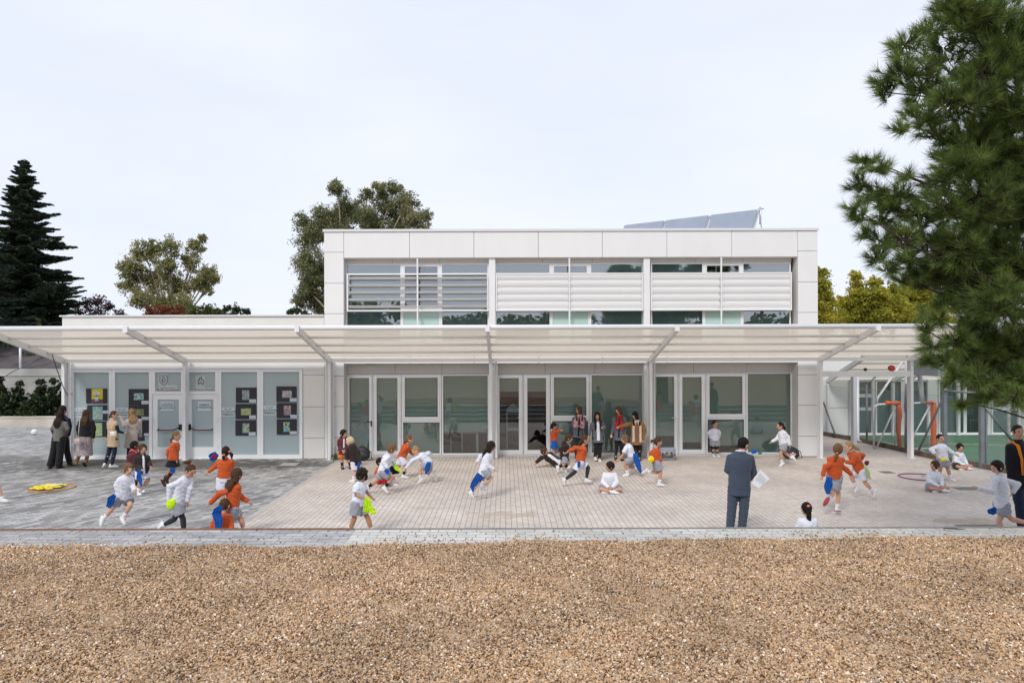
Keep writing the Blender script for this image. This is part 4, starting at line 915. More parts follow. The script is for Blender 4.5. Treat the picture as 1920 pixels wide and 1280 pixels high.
# young plants on the slope, top left
for px, py, lab in ((8,596,'pale young shoot at the far left above the canopy edge'),(27,597,'pale young shoot second from the left above the canopy edge'),(72,598,'pale young shoot in front of the dark fir')):
    tree('young_conifer', lab, 'young tree', 38, [(px,py+14,7),(px,py+6,5),(px,py-1,3)], .14, 900, leafm('young_leaf', (.16,.20,.08), .3, .3), M_bark, 'young shoots on the slope', trunk_r=.04, elong=3, up=.8, ground=3)
for px, py, lab in ((20,640,'small weed clump on the netted slope at the left edge'),(57,666,'green weed clump on the netted slope beside the white post')):
    c = P(px, py, 35); pts = blob_points(500, c, (.45,.3,.3), .1); V, Fq = leaf_quads(pts, .12, 2.5, .4); tag(np_mesh('weed_clump', V, Fq, leafm('slope_weed', (.06,.085,.03), .4, .2)), lab, 'weed')
# conifers
def fir(name, label, Y, px_c, top, base_z, rad_px, mat_n, n_tier=26, dens=1.0, seed=1):
    random.seed(seed); np.random.seed(seed)
    z1 = wz(top, Y); x0 = wx(px_c, Y); rt = empty(name, (x0, Y, base_z), label, 'tree'); H_ = z1-base_z
    Vs=[];Fs=[];off=0; bt = MB(); bt.tube([(x0,Y,base_z),(x0,Y,z1)], [.35,.03], 8)
    for t_ in range(n_tier):
        u = (t_+.5)/n_tier; z = z1 - H_*u**1.05; rm = rad_px*Y/F*(u**.8)*random.uniform(.85,1.1)
        nb = int(7+14*u)
        for k in range(nb):
            a = 6.283*k/nb + random.uniform(-.3,.3) + t_*.7; Lb = rm*random.uniform(.62,1.12)+.15
            d = Vector((math.cos(a), math.sin(a), 0)); p0 = Vector((x0,Y,z+random.uniform(-.7,.7)*(.3+.7*u))); tip = p0 + d*Lb + Vector((0,0,Lb*random.uniform(-.22,.10)))
            midp = p0.lerp(tip,.55)+Vector((0,0,-Lb*.08)); bt.tube([p0,midp,tip], [.04,.025,.008], 4, False)
            n = int((70+300*Lb)*dens)
            s_ = np.random.rand(n)**.75; side = (np.random.rand(n)*2-1)*(1-s_*.75)*Lb*.30+np.random.normal(size=n)*.03
            pp = np.where(s_[:,None]<.55, np.array(p0)+(np.array(midp)-np.array(p0))*(s_[:,None]/.55), np.array(midp)+(np.array(tip)-np.array(midp))*((s_[:,None]-.55)/.45))
            perp = np.array((-d.y,d.x,0)); pts = pp + perp*side[:,None] + np.array((0,0,1))*(np.random.rand(n)[:,None]-.55)*.34*(1.1-s_[:,None]) - np.array((0,0,1))*np.abs(side)[:,None]*.25
            dr = np.array(d)[None]*.7 + perp[None]*np.sign(side)[:,None]*.8 + rnd_dirs(n)*.45; dr/=np.linalg.norm(dr,axis=1,keepdims=True)
            V,Fq = leaf_quads(pts, .17, 3.2, .1, .4, dr); Vs.append(V); Fs.append(Fq+off); off+=len(V)
    np_mesh('crown', np.concatenate(Vs), np.concatenate(Fs), mat_n, rt); bt.build('trunk', M_bark, rt); return rt
fir_m = leafm('fir_needle', (.042,.064,.042), .6, .12, (.085,.11,.065), 1.5)
fir('fir_tree', 'tall very dark fir tree at the left edge behind the wing', 42, 46, 300, 2.0, 146, fir_m, 34, 1.0, 3)
fir('fir_tree', 'second dark fir crowding the extreme left edge', 45, -75, 330, 2.0, 120, fir_m, 24, .8, 4)
ced = leafm('cedar_needle', (.05,.08,.055), .4, .1)
fir('cedar_tree', 'blue-green cedar whose branch tip pokes in at the left edge', 36, -72, 260, 2.5, 125, ced, 20, .5, 9)
random.seed(11); np.random.seed(11)
# ---- the big pine at the right
YPN = 8.6
pine = empty('pine_tree', (wx(2040,YPN), YPN+.2, 0), 'large dark green pine with long needle tufts overhanging the right side', 'tree')
def pine_build():
    # foliage masses traced as overlapping pads (px, py, radius) with depth offsets
    pads0 = [(1800,18,48),(1850,40,60),(1745,55,34),(1770,95,50),(1700,85,40),(1690,135,42),(1665,150,30),(1730,170,52),(1655,175,22),(1790,190,60),(1850,140,70),(1900,90,70),(1900,210,70),
            (1720,225,38),(1690,240,22),(1760,255,40),(1830,270,60),(1890,300,70),(1800,310,50),(1760,335,40),
            (1622,298,26),(1650,315,26),(1610,345,24),(1640,360,36),(1600,390,16),(1680,370,40),(1610,405,20),(1650,405,34),(1700,330,16),(1720,400,46),(1770,390,60),(1830,380,70),(1900,400,70),
            (1620,440,20),(1650,455,30),(1690,450,34),(1640,485,26),(1665,505,20),(1700,490,30),(1740,460,46),(1790,470,60),(1850,480,70),(1905,500,60),(1720,515,28),(1760,520,40),(1820,540,60),(1880,570,60),
            (1830,600,40),(1735,620,22),(1760,600,22),(1790,640,30),(1745,650,24),(1735,680,20),(1770,680,28),(1820,660,44),(1880,650,56),(1790,705,24),(1830,710,30),(1870,715,34),(1910,710,36),(1850,745,20),(1900,750,26),(1935,740,30),(1700,440,34),(1740,520,38),(1690,528,20),(1770,572,34),(1728,592,16),(1660,380,26),(1735,130,34),(1800,760,12),
            (1960,100,70),(1970,300,80),(1970,500,80),(1960,650,70),(2010,200,80),(2010,420,80),(2010,600,80)]
    pads = [(a_, b_, c_, 0) for a_, b_, c_ in pads0] + [(a_+random.uniform(-12,12), b_+random.uniform(-14,14), c_*.95, 1.0) for a_, b_, c_ in pads0 if a_ > 1790]
    for yy in range(-160, 640, 62):
        for xx in range(2075, 2560, 75):
            if random.random() < .8*(1-(xx-2075)/900): pads.append((xx+random.uniform(-30,30), yy+random.uniform(-30,30), 66, random.uniform(-.8,.8)))
    pads += [(2040, y_, 70, -1.0) for y_ in (-120, 60, 240, 420, 600)]
    tufts = []; wood = MB(); s = YPN/F
    hub = [P(2040, y, YPN+.3) for y in (740, 560, 380, 200, 40, -150)]
    wood.tube([(hub[0].x, YPN+.3, .6)]+[tuple(h) for h in hub]+[(hub[-1].x, YPN+.3, 10.5)], [.30,.27,.25,.22,.18,.14,.10,.03], 12)
    for (px, py, r, back) in pads:
        inner = px > 1780
        c = P(px, py, YPN + back + random.uniform(-.5,.6)*(1 if inner else .6)); rr = r*s
        # limb from the trunk towards the pad
        h = min(hub, key=lambda q: abs(q.z-(c.z-.5))); a = h + Vector((0,0,-.2)); mdp = a.lerp(c, .5) + Vector((0,0,-.12+random.uniform(-.1,.1)))
        m3 = a.lerp(c,.75)+Vector((random.uniform(-.08,.08),random.uniform(-.1,.1),random.uniform(-.16,.02)))
        if random.random() < .6: wood.tube([a.lerp(c,.25), mdp, m3, c], [.016, .013, .010, .006], 5, False)
        layers = 3 if inner else 2
        n = int(5 + (r/7.6)**2*(1.45 if inner else .85))
        for k in range(n):
            d = rnd_dirs(1)[0]; rad = (.35+.65*random.random())*rr
            t_ = c + Vector(d*rad*np.array([1, 1.3 if inner else .9, .85]))
            ax = (t_-c).normalized()*.8 + (c-hub[2]).normalized()*.35 + Vector((0,0,.55)); ax.normalize()
            tufts.append((t_, ax))
            if random.random() < .55: wood.tube([c.lerp(t_, .1), c.lerp(t_, .55)+Vector((0,0,-.02)), t_], [.010,.007,.004], 4, False)
    T = np.array([t_[0][:] for t_ in tufts]); A = np.array([t_[1][:] for t_ in tufts]); nT = len(T); k = 54
    T = np.repeat(T, k, 0); A = np.repeat(A, k, 0); n = len(T)
    u = np.random.rand(n,1); base = T - A*.10*u
    d = A*np.random.uniform(.45,1.15,(n,1)) + rnd_dirs(n)*.52; d /= np.linalg.norm(d,axis=1,keepdims=True)
    L_ = np.random.uniform(.11,.19,(n,1)); d2 = d + np.array([0,0,-.06]); 
    sd_ = np.cross(d, rnd_dirs(n)); sd_ /= np.linalg.norm(sd_,axis=1,keepdims=True)
    W_ = .0031
    V = np.stack([base - sd_*W_, base + sd_*W_, base + d2*L_],1).reshape(-1,3); Fq = np.arange(n*3).reshape(n,3)
    np_mesh('needles', V, Fq, mat('pine_needle', (.13,.215,.06), .6, island=.35, noise_amt=.62, noise_scale=5.5, trans=.35, spec=.12, col2=(.26,.35,.10)), pine)
    wood.build('trunk', mat('pine_bark', (.055,.04,.03), .9, noise_amt=.4, noise_scale=9), pine)
    print('pine tufts', nT, 'needles', n)
pine_build()
# trees behind the photographer: the upper windows mirror them
for k_, px_x in enumerate((-60,-46,-33,-21,-9,3,16,29,43,57)):
    Y = -62 + (k_*7 % 5); hh = 8.5 + (k_*5 % 4)*.9; lab = ['round green tree far behind the camera, %s in the row' % q for q in ('first','second','third','fourth','fifth','sixth','seventh','eighth','ninth','last')][k_]
    rt = empty('round_tree', (px_x, Y, TZ), lab, 'tree', 'trees behind the camera'); Vs=[];Fs=[];off=0
    for k in range(30):
        c = Vector((px_x+random.uniform(-6,6), Y+random.uniform(-2.5,2.5), TZ+random.uniform(1.2,hh-1.5))); pts = blob_points(170, c, (2,2,1.7), .2); V,Fq = leaf_quads(pts,.75,1.5); Vs.append(V); Fs.append(Fq+off); off+=len(V)
    np_mesh('crown', np.concatenate(Vs), np.concatenate(Fs), gr_m, rt); b = MB(); b.tube([(px_x,Y,TZ),(px_x,Y,TZ+hh*.5)],[.25,.12],8); b.build('trunk', M_bark, rt)
# ---------------------------------------------------------------- people
DG = bpy.context.evaluated_depsgraph_get
def remesh(b, name, m, parent, vox, sm=2, disp=0):
    """fuse the builder's closed shapes into ONE continuous smooth surface"""
    me = b.mesh('tmp'); o = bpy.data.objects.new('tmp', me); COL.objects.link(o)
    r = o.modifiers.new('r', 'REMESH'); r.mode = 'VOXEL'; r.voxel_size = vox; r.use_smooth_shade = True
    s = o.modifiers.new('s', 'SMOOTH'); s.factor = .5; s.iterations = sm
    bpy.context.view_layer.update(); dg = DG()
    m2 = bpy.data.meshes.new_from_object(o.evaluated_get(dg)); m2.name = name; bpy.data.objects.remove(o)
    m2.materials.clear()
    if disp:
        n = len(m2.vertices); co = np.empty(n*3, dtype=np.float32); m2.vertices.foreach_get('co', co); co = co.reshape(n,3)
        no = np.empty(n*3, dtype=np.float32); m2.vertices.foreach_get('normal', no); no = no.reshape(n,3)
        f = np.sin(co[:,2]*46+co[:,0]*31+3*np.sin(co[:,0]*17+co[:,1]*11)) * np.sin(co[:,0]*37-co[:,2]*19+2*np.sin(co[:,2]*13)) + .5*np.sin(co[:,2]*90+co[:,1]*60+co[:,0]*20)
        co = co + no*(f*disp)[:,None]; m2.vertices.foreach_set('co', co.ravel())
    m2.polygons.foreach_set('use_smooth', [True]*len(m2.polygons)); m2.update()
    return link(name, m2, m, parent)
CROP = dict(P1=(80,750,9.143), P2=(170,800,6.4), P3=(290,800,6.4), P4=(620,795,6.245), P5=(990,750,7.1125), P6=(1340,800,6.4), P7=(1500,810,6.735), P8=(1720,790,6.095), P9=(860,800,8.533), P10=(1200,690,6.0), P11=(920,690,6.194), A=(0,780,4), B=(480,780,4), C=(960,780,4), D=(1440,780,4))
def cl(name, col, **k): return mat('cloth_'+name, col, .85, noise_amt=k.pop('na',.12), noise_scale=k.pop('ns',14), bump=k.pop('bump',.35), bump_scale=k.pop('bs',28), spec=.2, sheen=.15, **k)
CW = cl('white_fleece', (.70,.71,.76)); CO = cl('orange', (.52,.085,.018)); CG = cl('grey_jersey', (.30,.31,.35)); CGl = cl('lilac_grey', (.66,.66,.74)); CK = cl('black', (.012,.012,.015)); CN = cl('navy', (.015,.022,.05))
CBr = cl('dark_brown', (.030,.018,.016)); CB = cl('blue', (.008,.10,.42)); CTee = cl('white_tee', (.74,.76,.84)); CLeg = cl('charcoal', (.03,.032,.042)); CSuit = cl('suit', (.052,.068,.100), na=.06, ns=8, bump=.15, bs=14)
CBeige = cl('beige', (.50,.36,.23)); CTrench = cl('trench', (.50,.42,.38)); CGj = cl('grey_jacket', (.165,.155,.135)); CGb = cl('grey_blazer', (.115,.125,.145)); CTan = cl('tan', (.27,.13,.045)); CCream = cl('cream', (.62,.50,.38)); CRed = cl('red', (.45,.015,.02)); CPink = cl('pink', (.60,.03,.22)); CLime = cl('lime', (.55,.80,.01)); CYel = cl('yellow', (.80,.62,.01)); CCoral = cl('coral', (.65,.10,.10)); CMar = cl('maroon', (.11,.022,.03)); COs = cl('orange_shorts', (.62,.17,.03)); CPale = cl('pale_green', (.50,.62,.28))
CFloral = cl('floral', (.10,.08,.09), na=.2, ns=55, col2=(.62,.52,.52)); CPatt = cl('shawl_pattern', (.55,.03,.20), ns=26, col2=(.66,.55,.52)); CPlaid = cl('plaid', (.05,.03,.035), ns=60, col2=(.35,.20,.20))
M_shw = mat('shoe_white', (.74,.74,.74), .55); M_shb = mat('shoe_black', (.015,.014,.014), .45); M_shbr = mat('shoe_brown', (.07,.025,.018), .5); M_sht = mat('boot_tan', (.26,.13,.05), .6); M_soleR = mat('sole_red', (.42,.05,.07), .6)
def skin(n, c): return mat('skin_'+n, c, .5, noise_amt=.08, noise_scale=10, spec=.35)
SK = dict(f=skin('fair', (.62,.36,.25)), m=skin('medium', (.52,.28,.18)), t=skin('tan', (.40,.20,.12)), d=skin('deep', (.20,.09,.05)))
def hairm(n, c): return mat('hair_'+n, c, .65, noise_amt=.5, noise_scale=18, stretch=(3,3,.5), bump=.6, bump_scale=60, spec=.2)
HR = dict(brown=hairm('brown', (.075,.038,.020)), dark=hairm('dark', (.022,.013,.010)), black=hairm('black', (.010,.008,.008)), light=hairm('light_brown', (.19,.105,.052)), blond=hairm('blond', (.36,.22,.10)), pale=hairm('pale_blond', (.62,.50,.32)), mid=hairm('chestnut', (.10,.052,.030)))
M_eye = mat('eye_dark', (.012,.009,.008), .25); M_mouth = mat('lips', (.38,.12,.10), .5); M_orb = mat('hair_tie_orange', (.75,.16,.02), .5)
X_ = Vector((1,0,0)); Z_ = Vector((0,0,1))
def cap(b, p0, p1, r0, r1, n=10):                # tapered limb with round ends
    p0, p1 = Vector(p0), Vector(p1); d = p1-p0; L_ = d.length
    if L_ < 1e-4: d = Z_.copy(); L_ = 1e-3
    d.normalize(); pts=[]; rs=[]
    for k in range(4): a = math.pi/2*(1-k/4*1.0); pts.append(p0 - d*r0*math.sin(a)); rs.append(max(.002, r0*math.cos(a)))
    pts.append(p0); rs.append(r0); pts.append(p0.lerp(p1,.5)); rs.append((r0+r1)/2); pts.append(p1); rs.append(r1)
    for k in range(1,5): a = math.pi/2*(k/4); pts.append(p1 + d*r1*math.sin(a)); rs.append(max(.002, r1*math.cos(a)))
    b.tube(pts, rs, n)
def cone(b, p0, p1, r0, r1, n=12): b.tube([Vector(p0), Vector(p0).lerp(Vector(p1),.5), Vector(p1)], [r0,(r0+r1)/2,r1], n)

def person(label, cr, foot, J, f=0, hf=None, age='kid', sk='m', top=('sweater', None), bot=('shorts', None), hem=None, bhem=None, sock=None, shoe=None, hair=('short','brown'), tilt=0, group=None, shirt=None, collar=None, coatlen=.0, hood=None, scarf=None, belt=None, extra=None, sole=None, sit=False, pony=None, sleeve_end=1.0, Y=None, hs=1.0, wide=1.0, legc=None, handless=(), tdep=1.0, nohair=False, sit_arms=None, hairlen=.0):
    ox, oy, sc = CROP[cr]
    S = dict(kid=dict(sh=.122,hip=.068,th=.062,kn=.043,cf=.046,an=.027,ua=.034,el=.029,wr=.021,nk=.036,hx=.077,hy=.094,hz=.106,chest=.115,cd=.078,waist=.100,hand=.75),
             woman=dict(sh=.165,hip=.085,th=.080,kn=.052,cf=.054,an=.033,ua=.043,el=.036,wr=.024,nk=.044,hx=.072,hy=.090,hz=.108,chest=.150,cd=.098,waist=.125,hand=.92),
             man=dict(sh=.178,hip=.090,th=.088,kn=.060,cf=.060,an=.040,ua=.052,el=.044,wr=.030,nk=.056,hx=.078,hy=.098,hz=.116,chest=.172,cd=.112,waist=.158,hand=1.05))[age]
    Y0 = Y or gy(oy + foot[1]/sc)
    def T(v, dy=0):
        y = Y0 + (v[2] if len(v) > 2 else dy); return P(ox+v[0]/sc, oy+v[1]/sc, y)
    fr = R(f); Fd = Vector((math.cos(fr), math.sin(fr), 0)); A = Vector((math.sin(fr), -math.cos(fr), 0))
    if A.y > .3 or (abs(A.y) <= .3 and A.x > 0): A = -A
    hf = f if hf is None else hf; H = Vector((math.cos(R(hf)), math.sin(R(hf)), 0))
    j = {}
    if sit:
        gx = wx(ox+foot[0]/sc, Y0); B0 = Vector((gx, Y0, 0)); k = 1 if age == 'kid' else 1.3
        j['pv'] = B0 + Vector((0,0,.09*k)); j['nk'] = B0 + Fd*.05*k + Vector((0,0,.43*k)); j['hd'] = B0 + Fd*.09*k + Vector((0,0,.56*k))
        for s, q in ((1,'a'),(-1,'b')):
            j['s'+q] = j['nk'] + A*s*S['sh']*.92 + Vector((0,0,-.048)); j['h'+q+'p'] = j['pv'] + A*s*S['hip']
            j['k'+q] = B0 + A*s*.215*k + Fd*.22*k + Vector((0,0,.085*k)); j['f'+q] = B0 - A*s*.055*k + Fd*(.30 if s > 0 else .24)*k + Vector((0,0,.045*k)); j['t'+q] = j['f'+q] - A*s*.12*k + Vector((0,0,-.012))
            if sit_arms == 'back': j['e'+q] = j['s'+q] + A*s*.06 - Fd*.05 + Vector((0,0,-.17)); j['w'+q] = j['s'+q] + A*s*.10 - Fd*.08 + Vector((0,0,-.34)) 
            else: j['e'+q] = j['s'+q] + A*s*.045 + Fd*.05 + Vector((0,0,-.17)); j['w'+q] = B0 + A*s*.035 + Fd*.27*k + Vector((0,0,.13*k))
    else:
        j['hd'] = T(J['hd']); j['nk'] = T(J['nk']); j['pv'] = T(J['pv'])
        for s, q in ((1,'a'),(-1,'b')):
            s0 = j['nk'] + A*s*S['sh']*.92*wide + Vector((0,0,{'kid':-.066,'woman':-.08,'man':-.105}[age]))
            if 's'+q in J: s0 = T(J['s'+q], s0.y-Y0)
            h0 = j['pv'] + A*s*S['hip']; j['s'+q] = s0; j['h'+q+'p'] = h0
            e = T(J['e'+q], s0.y-Y0); j['e'+q] = e; j['w'+q] = T(J['h'+q], e.y-Y0) if len(J['h'+q]) < 3 else T(J['h'+q])
            kn = T(J['k'+q], h0.y-Y0); j['k'+q] = kn; an = T(J['f'+q], kn.y-Y0); j['f'+q] = an
            if 't'+q in J: j['t'+q] = T(J['t'+q], an.y-Y0 + (Fd.y*.1))
            else:
                ln = .15 if age == 'kid' else .19
                j['t'+q] = an + Fd*ln + Vector((0,0,-(.05 if age=='kid' else .06)))
    low = min(min(j['ta'].z, j['fa'].z-.05), min(j['tb'].z, j['fb'].z-.05)) - .022
    if not sit and abs(low) < .14:
        for k in j: j[k] = j[k] - Vector((0,0,low))
    U = (j['nk']-j['pv']).normalized()
    shd = (j['sa']-j['sb']); shd = (shd - U*shd.dot(U)).normalized(); Fw = U.cross(shd).normalized()
    if Fw.dot(Fd) < 0: Fw = -Fw
    nk, pv = j['nk'], j['pv']; TL = (nk-pv).length
    # ---- body: one continuous skin surface
    b = MB()
    def tors(b, g, d, z0=-.06, z1=1.0, dz=None):
        b.loft([(pv+U*z0*TL - Fw*.0, shd*(S['hip']+S['th']*.62+g), Fw*(S['cd']*1.02+d)), (pv+U*.12*TL, shd*(S['waist']+g), Fw*(S['cd']*.98+d)), (pv+U*.35*TL, shd*(S['waist']*.94+g), Fw*(S['cd']*.92+d)),
                (pv+U*.62*TL, shd*(S['chest']+g), Fw*(S['cd']*1.05+d)), (pv+U*.82*TL, shd*(S['chest']*1.03*wide+g), Fw*(S['cd']*.95+d)), (pv+U*.93*TL, shd*(S['sh']*.72*wide+g), Fw*(S['cd']*.70+d)), (pv+U*1.0*TL, shd*(S['nk']+g*.6), Fw*(S['nk']+d*.6))], 18)
    tors(b, 0, 0)
    hd = j['hd']; hu = (hd-nk).normalized(); hu = (hu*.45+Z_).normalized(); hu = (hu + H*(math.sin(R(tilt)))).normalized() if tilt else hu
    Hh = (H - hu*H.dot(hu)).normalized(); Hs = hu.cross(Hh)
    cap(b, nk-U*.04, hd-hu*.03, S['nk'], S['nk']*.95)
    hx, hy, hz = S['hx']*hs, S['hy']*hs, S['hz']*hs
    b.ell(hd+hu*hz*.10, (Hs*hx, Hh*hy, hu*hz*.92), 16, 12); b.ell(hd+Hh*hy*.22-hu*hz*.42, (Hs*hx*.72, Hh*hy*.66, hu*hz*.52), 14, 10)
    b.ell(hd+Hh*hy*.96-hu*hz*.10, (Hs*hx*.17, Hh*hy*.22, hu*hz*.22), 8, 6)
    for s in (1,-1): b.ell(hd+Hs*s*hx*1.0-hu*hz*.08-Hh*hy*.05, (Hs*hx*.16, Hh*hy*.22, hu*hz*.26), 8, 6)
    hs_ = S['hand']
    for q in 'ab':
        cap(b, j['s'+q], j['e'+q], S['ua'], S['el']); cap(b, j['e'+q], j['w'+q], S['el'], S['wr'])
        cap(b, j['h'+q+'p'], j['k'+q], S['th'], S['kn']); ca = j['k'+q].lerp(j['f'+q], .32); cap(b, j['k'+q], ca, S['kn'], S['cf']); cap(b, ca, j['f'+q], S['cf'], S['an'])
        cap(b, j['f'+q], j['f'+q].lerp(j['t'+q], .35), S['an']*.95, S['an']*.6)
        # hand: palm, four fingers of different length, thumb
        d = (j['w'+q]-j['e'+q]).normalized(); sd = d.cross(Fw if abs(d.dot(Fw)) < .9 else shd).normalized(); pn = sd.cross(d).normalized()
        if q not in handless:
            pc = j['w'+q] + d*.045*hs_; b.ell(pc, (d*.042*hs_, sd*.034*hs_, pn*.016*hs_), 10, 8)
            for i, (o_, ln) in enumerate(((-.024,.042),(-.008,.052),(.008,.049),(.023,.038))):
                r0 = pc + d*.032*hs_ + sd*o_*hs_; m1 = r0 + (d*.8+pn*.35)*ln*.5*hs_; m2_ = m1 + (d*.45+pn*.7)*ln*.5*hs_
                b.tube([r0, m1, m2_], [.0092*hs_, .0085*hs_, .0070*hs_], 6)
            t0 = pc - d*.015*hs_ - sd*.026*hs_; b.tube([t0, t0+(-sd*.7+d*.6+pn*.2)*.026*hs_, t0+(-sd*.75+d*1.5+pn*.5)*.034*hs_], [.011*hs_,.010*hs_,.008*hs_], 6)
    body = remesh(b, 'person', SK[sk], None, .0085 if age == 'kid' else .0100, 2)
    tag(body, label, 'person', group)
    bl_ = Vector((pv.x, pv.y, 0)); body.data.transform(Matrix.Translation(-bl_)); body.location = bl_
    # ---- face
    if H.y < .6 and not nohair:
        for s in (1,-1):
            e = MB(); ec = hd + Hh*hy*.86 + Hs*s*hx*.42 + hu*hz*.06; e.ell(ec, (Hs*.0125*hs, Hh*.008, hu*.0075*hs), 8, 6); e.build('eye', M_eye, body)
            e = MB(); e.tube([ec+hu*.024-Hs*s*.016+Hh*.000, ec+hu*.028+Hh*.004, ec+hu*.022+Hs*s*.016-Hh*.008], .0042, 5); e.build('eyebrow', HR[hair[1]], body)
        e = MB(); e.ell(hd + Hh*hy*.84 - hu*hz*.50, (Hs*.020, Hh*.010, hu*.0065), 8, 6); e.build('mouth', M_mouth, body)
    # ---- hair
    hk, hc = hair; b = MB()
    if hk == 'bald': pass
    else:
        thin = .006 if hk == 'crop' else .013
        b.ell(hd+hu*hz*.20-Hh*hy*.13, (Hs*(hx+thin), Hh*(hy+thin*.6), hu*(hz*.90+thin)), 16, 12)
        if hk in ('short','mop'): 
            b.ell(hd+hu*hz*.72+Hh*hy*.42, (Hs*hx*.80, Hh*hy*.50, hu*hz*.30), 12, 8)
        if hk == 'mop':
            for i in range(26):
                d = Vector(rnd_dirs(1)[0]); d = (d + hu*.5 - Hh*.2).normalized(); b.ell(hd+hu*hz*.2+Vector((d.x*hx*1.1,d.y*hy*1.05,d.z*hz*1.0)), (X_*.030, Vector((0,.03,0)), Z_*.028), 8, 6)
        if hk in ('long','straight'):
            L_ = hairlen or .26; bk_ = nk - Fw*(S['cd']+.034); 
            b.loft([(hd-hu*hz*.3-Hh*hy*.35, Hs*(hx+.012), Hh*hy*.55), (nk.lerp(hd,.35)-Fw*.075, shd*(hx+.022), Fw*.045), (bk_-U*.04, shd*(hx+.034), Fw*.030), (bk_-U*(.04+L_*.6), shd*(hx+.022), Fw*.024), (bk_-U*(.06+L_), shd*(hx*.6), Fw*.014)], 14)
            b.loft([(hd+hu*hz*.3-Hh*hy*.25, Hs*(hx+.016), Hh*hy*.78), (hd-hu*hz*.3-Hh*hy*.38, Hs*(hx+.020), Hh*hy*.62), (hd-hu*hz*1.0-Hh*hy*.38, Hs*(hx+.018), Hh*hy*.48), (hd-hu*(hz*1.35)-Hh*hy*.45, Hs*(hx*.8), Hh*hy*.35)], 14)
            if hk == 'long':
                for s in (1,-1): q_ = nk+shd*s*(hx+.006)+Fw*(S['cd']+.030); b.loft([(hd+Hs*s*hx*.95+hu*hz*.25, Hs*.014, Hh*.05), (hd+Hs*s*(hx+.010)-hu*hz*.6+Hh*.01, Hs*.022, Hh*.042), (nk.lerp(hd,.25)+shd*s*(hx+.012)+Fw*.05, shd*.028, Fw*.030), (q_-U*.10, shd*.034, Fw*.022), (q_-U*L_, shd*.028, Fw*.016), (q_-U*(L_+.07), shd*.010, Fw*.008)], 10)
        for pts in (pony or []):
            pp = [T(p, hd.y-Y0-H.y*(hy+.022)) - (Vector((0,0,low)) if not sit and abs(low) < .14 else Vector()) for p in pts] if not isinstance(pts[0], Vector) else pts
            n = len(pp); rs = [.018] + [.040 if hk != 'braid' else .026*(1.25 if i % 2 else .9) for i in range(n-2)] + [.010]
            if hk == 'braid' :
                q2 = []; 
                for i in range(9): 
                    t_ = i/8*(n-1); a = int(min(t_, n-2)); q2.append(pp[a].lerp(pp[a+1], t_-a))
                rs = [.020+(.010 if i % 2 else 0) for i in range(8)]+[.012]; pp = q2
            b.tube(pp, rs, 10)
            t = MB(); t.ell(pp[0]+(pp[1]-pp[0])*.15, (X_*.026, Vector((0,.026,0)), Z_*.022), 10, 6); t.build('hair_tie', M_orb, body)
        remesh(b, 'hair', HR[hc], body, .0095, 1, .0022 if hk != 'mop' else .003)
    # ---- top
    tk, tm = top
    if tk:
        puff = dict(sweater=.031, tee=.024, coat=.040, blazer=.022, vest=.028)[tk] * (1 if age == 'kid' else 1.05)
        b = MB(); z0 = -.07 if tk in ('sweater','tee') else -.2
        if hem is not None: z0 = hem
        g = puff; flare = 1.0 + max(0, -z0)*.22
        b.loft([(pv+U*z0*TL, shd*((S['hip']+S['th']*.72+g)*flare), Fw*((S['cd']*1.08+g)*flare*tdep)), (pv+U*max(z0*.5,-.1)*TL if z0 < 0 else pv+U*(z0+.05)*TL, shd*(S['hip']+S['th']*.66+g), Fw*(S['cd']*1.05+g)*tdep),
                (pv+U*.22*TL, shd*(S['waist']+g*1.15), Fw*(S['cd']*.98+g*1.15)), (pv+U*.42*TL, shd*(S['waist']*.97+g), Fw*(S['cd']*.95+g)), (pv+U*.64*TL, shd*(S['chest']+g), Fw*(S['cd']*1.05+g)),
                (pv+U*.83*TL, shd*(S['chest']*1.03*wide+g), Fw*(S['cd']*.95+g)), (pv+U*.94*TL, shd*(S['sh']*.75*wide+g*.7), Fw*(S['cd']*.70+g*.7)), (pv+U*1.01*TL, shd*(S['nk']+.014), Fw*(S['nk']+.014)), (pv+U*1.045*TL, shd*(S['nk']+.012), Fw*(S['nk']+.012))], 20)
        for q in 'ab':
            se = sleeve_end if tk != 'tee' else .55
            cap(b, nk-U*(.050 if age == 'kid' else .07), j['s'+q], .042 if age == 'kid' else .058, S['ua']+g*.62, 10)
            if tk == 'vest': cap(b, j['s'+q], j['s'+q].lerp(j['e'+q], .15), S['ua']+g*.8, S['ua']+g*.6); continue
            cap(b, j['s'+q], j['e'+q] if tk != 'tee' else j['s'+q].lerp(j['e'+q], .15), S['ua']+g*.55, S['el']+g*.8 if tk != 'tee' else S['ua']+g)
            if tk != 'tee': cap(b, j['e'+q], j['e'+q].lerp(j['w'+q], .55), S['el']+g*.8, S['wr']+g*.75); cone(b, j['e'+q].lerp(j['w'+q], .5), j['e'+q].lerp(j['w'+q], .98*se), S['wr']+g*.8, S['wr']+g*.6)
            else: cone(b, j['s'+q].lerp(j['e'+q], .05), j['s'+q].lerp(j['e'+q], .62), S['ua']+g, S['ua']+g*1.1)
        if hood is not None or tk == 'coat':
            b.loft([(nk-Fw*(S['cd']*.9)-U*.10, shd*.09, Fw*.03), (nk-Fw*(S['cd']*.8)-U*.02, shd*.11, Fw*.055), (nk-Fw*(S['cd']*.45)+U*.04, shd*.10, Fw*.05), (nk-Fw*(S['cd']*.2)+U*.06, shd*.07, Fw*.03)], 12)
        nm = dict(sweater='sweater', tee='t_shirt', coat='coat', blazer='jacket', vest='vest')[tk]
        remesh(b, nm, tm, body, .0115 if age == 'kid' else .0125, 2, .0036 if tk != 'blazer' else .0016)
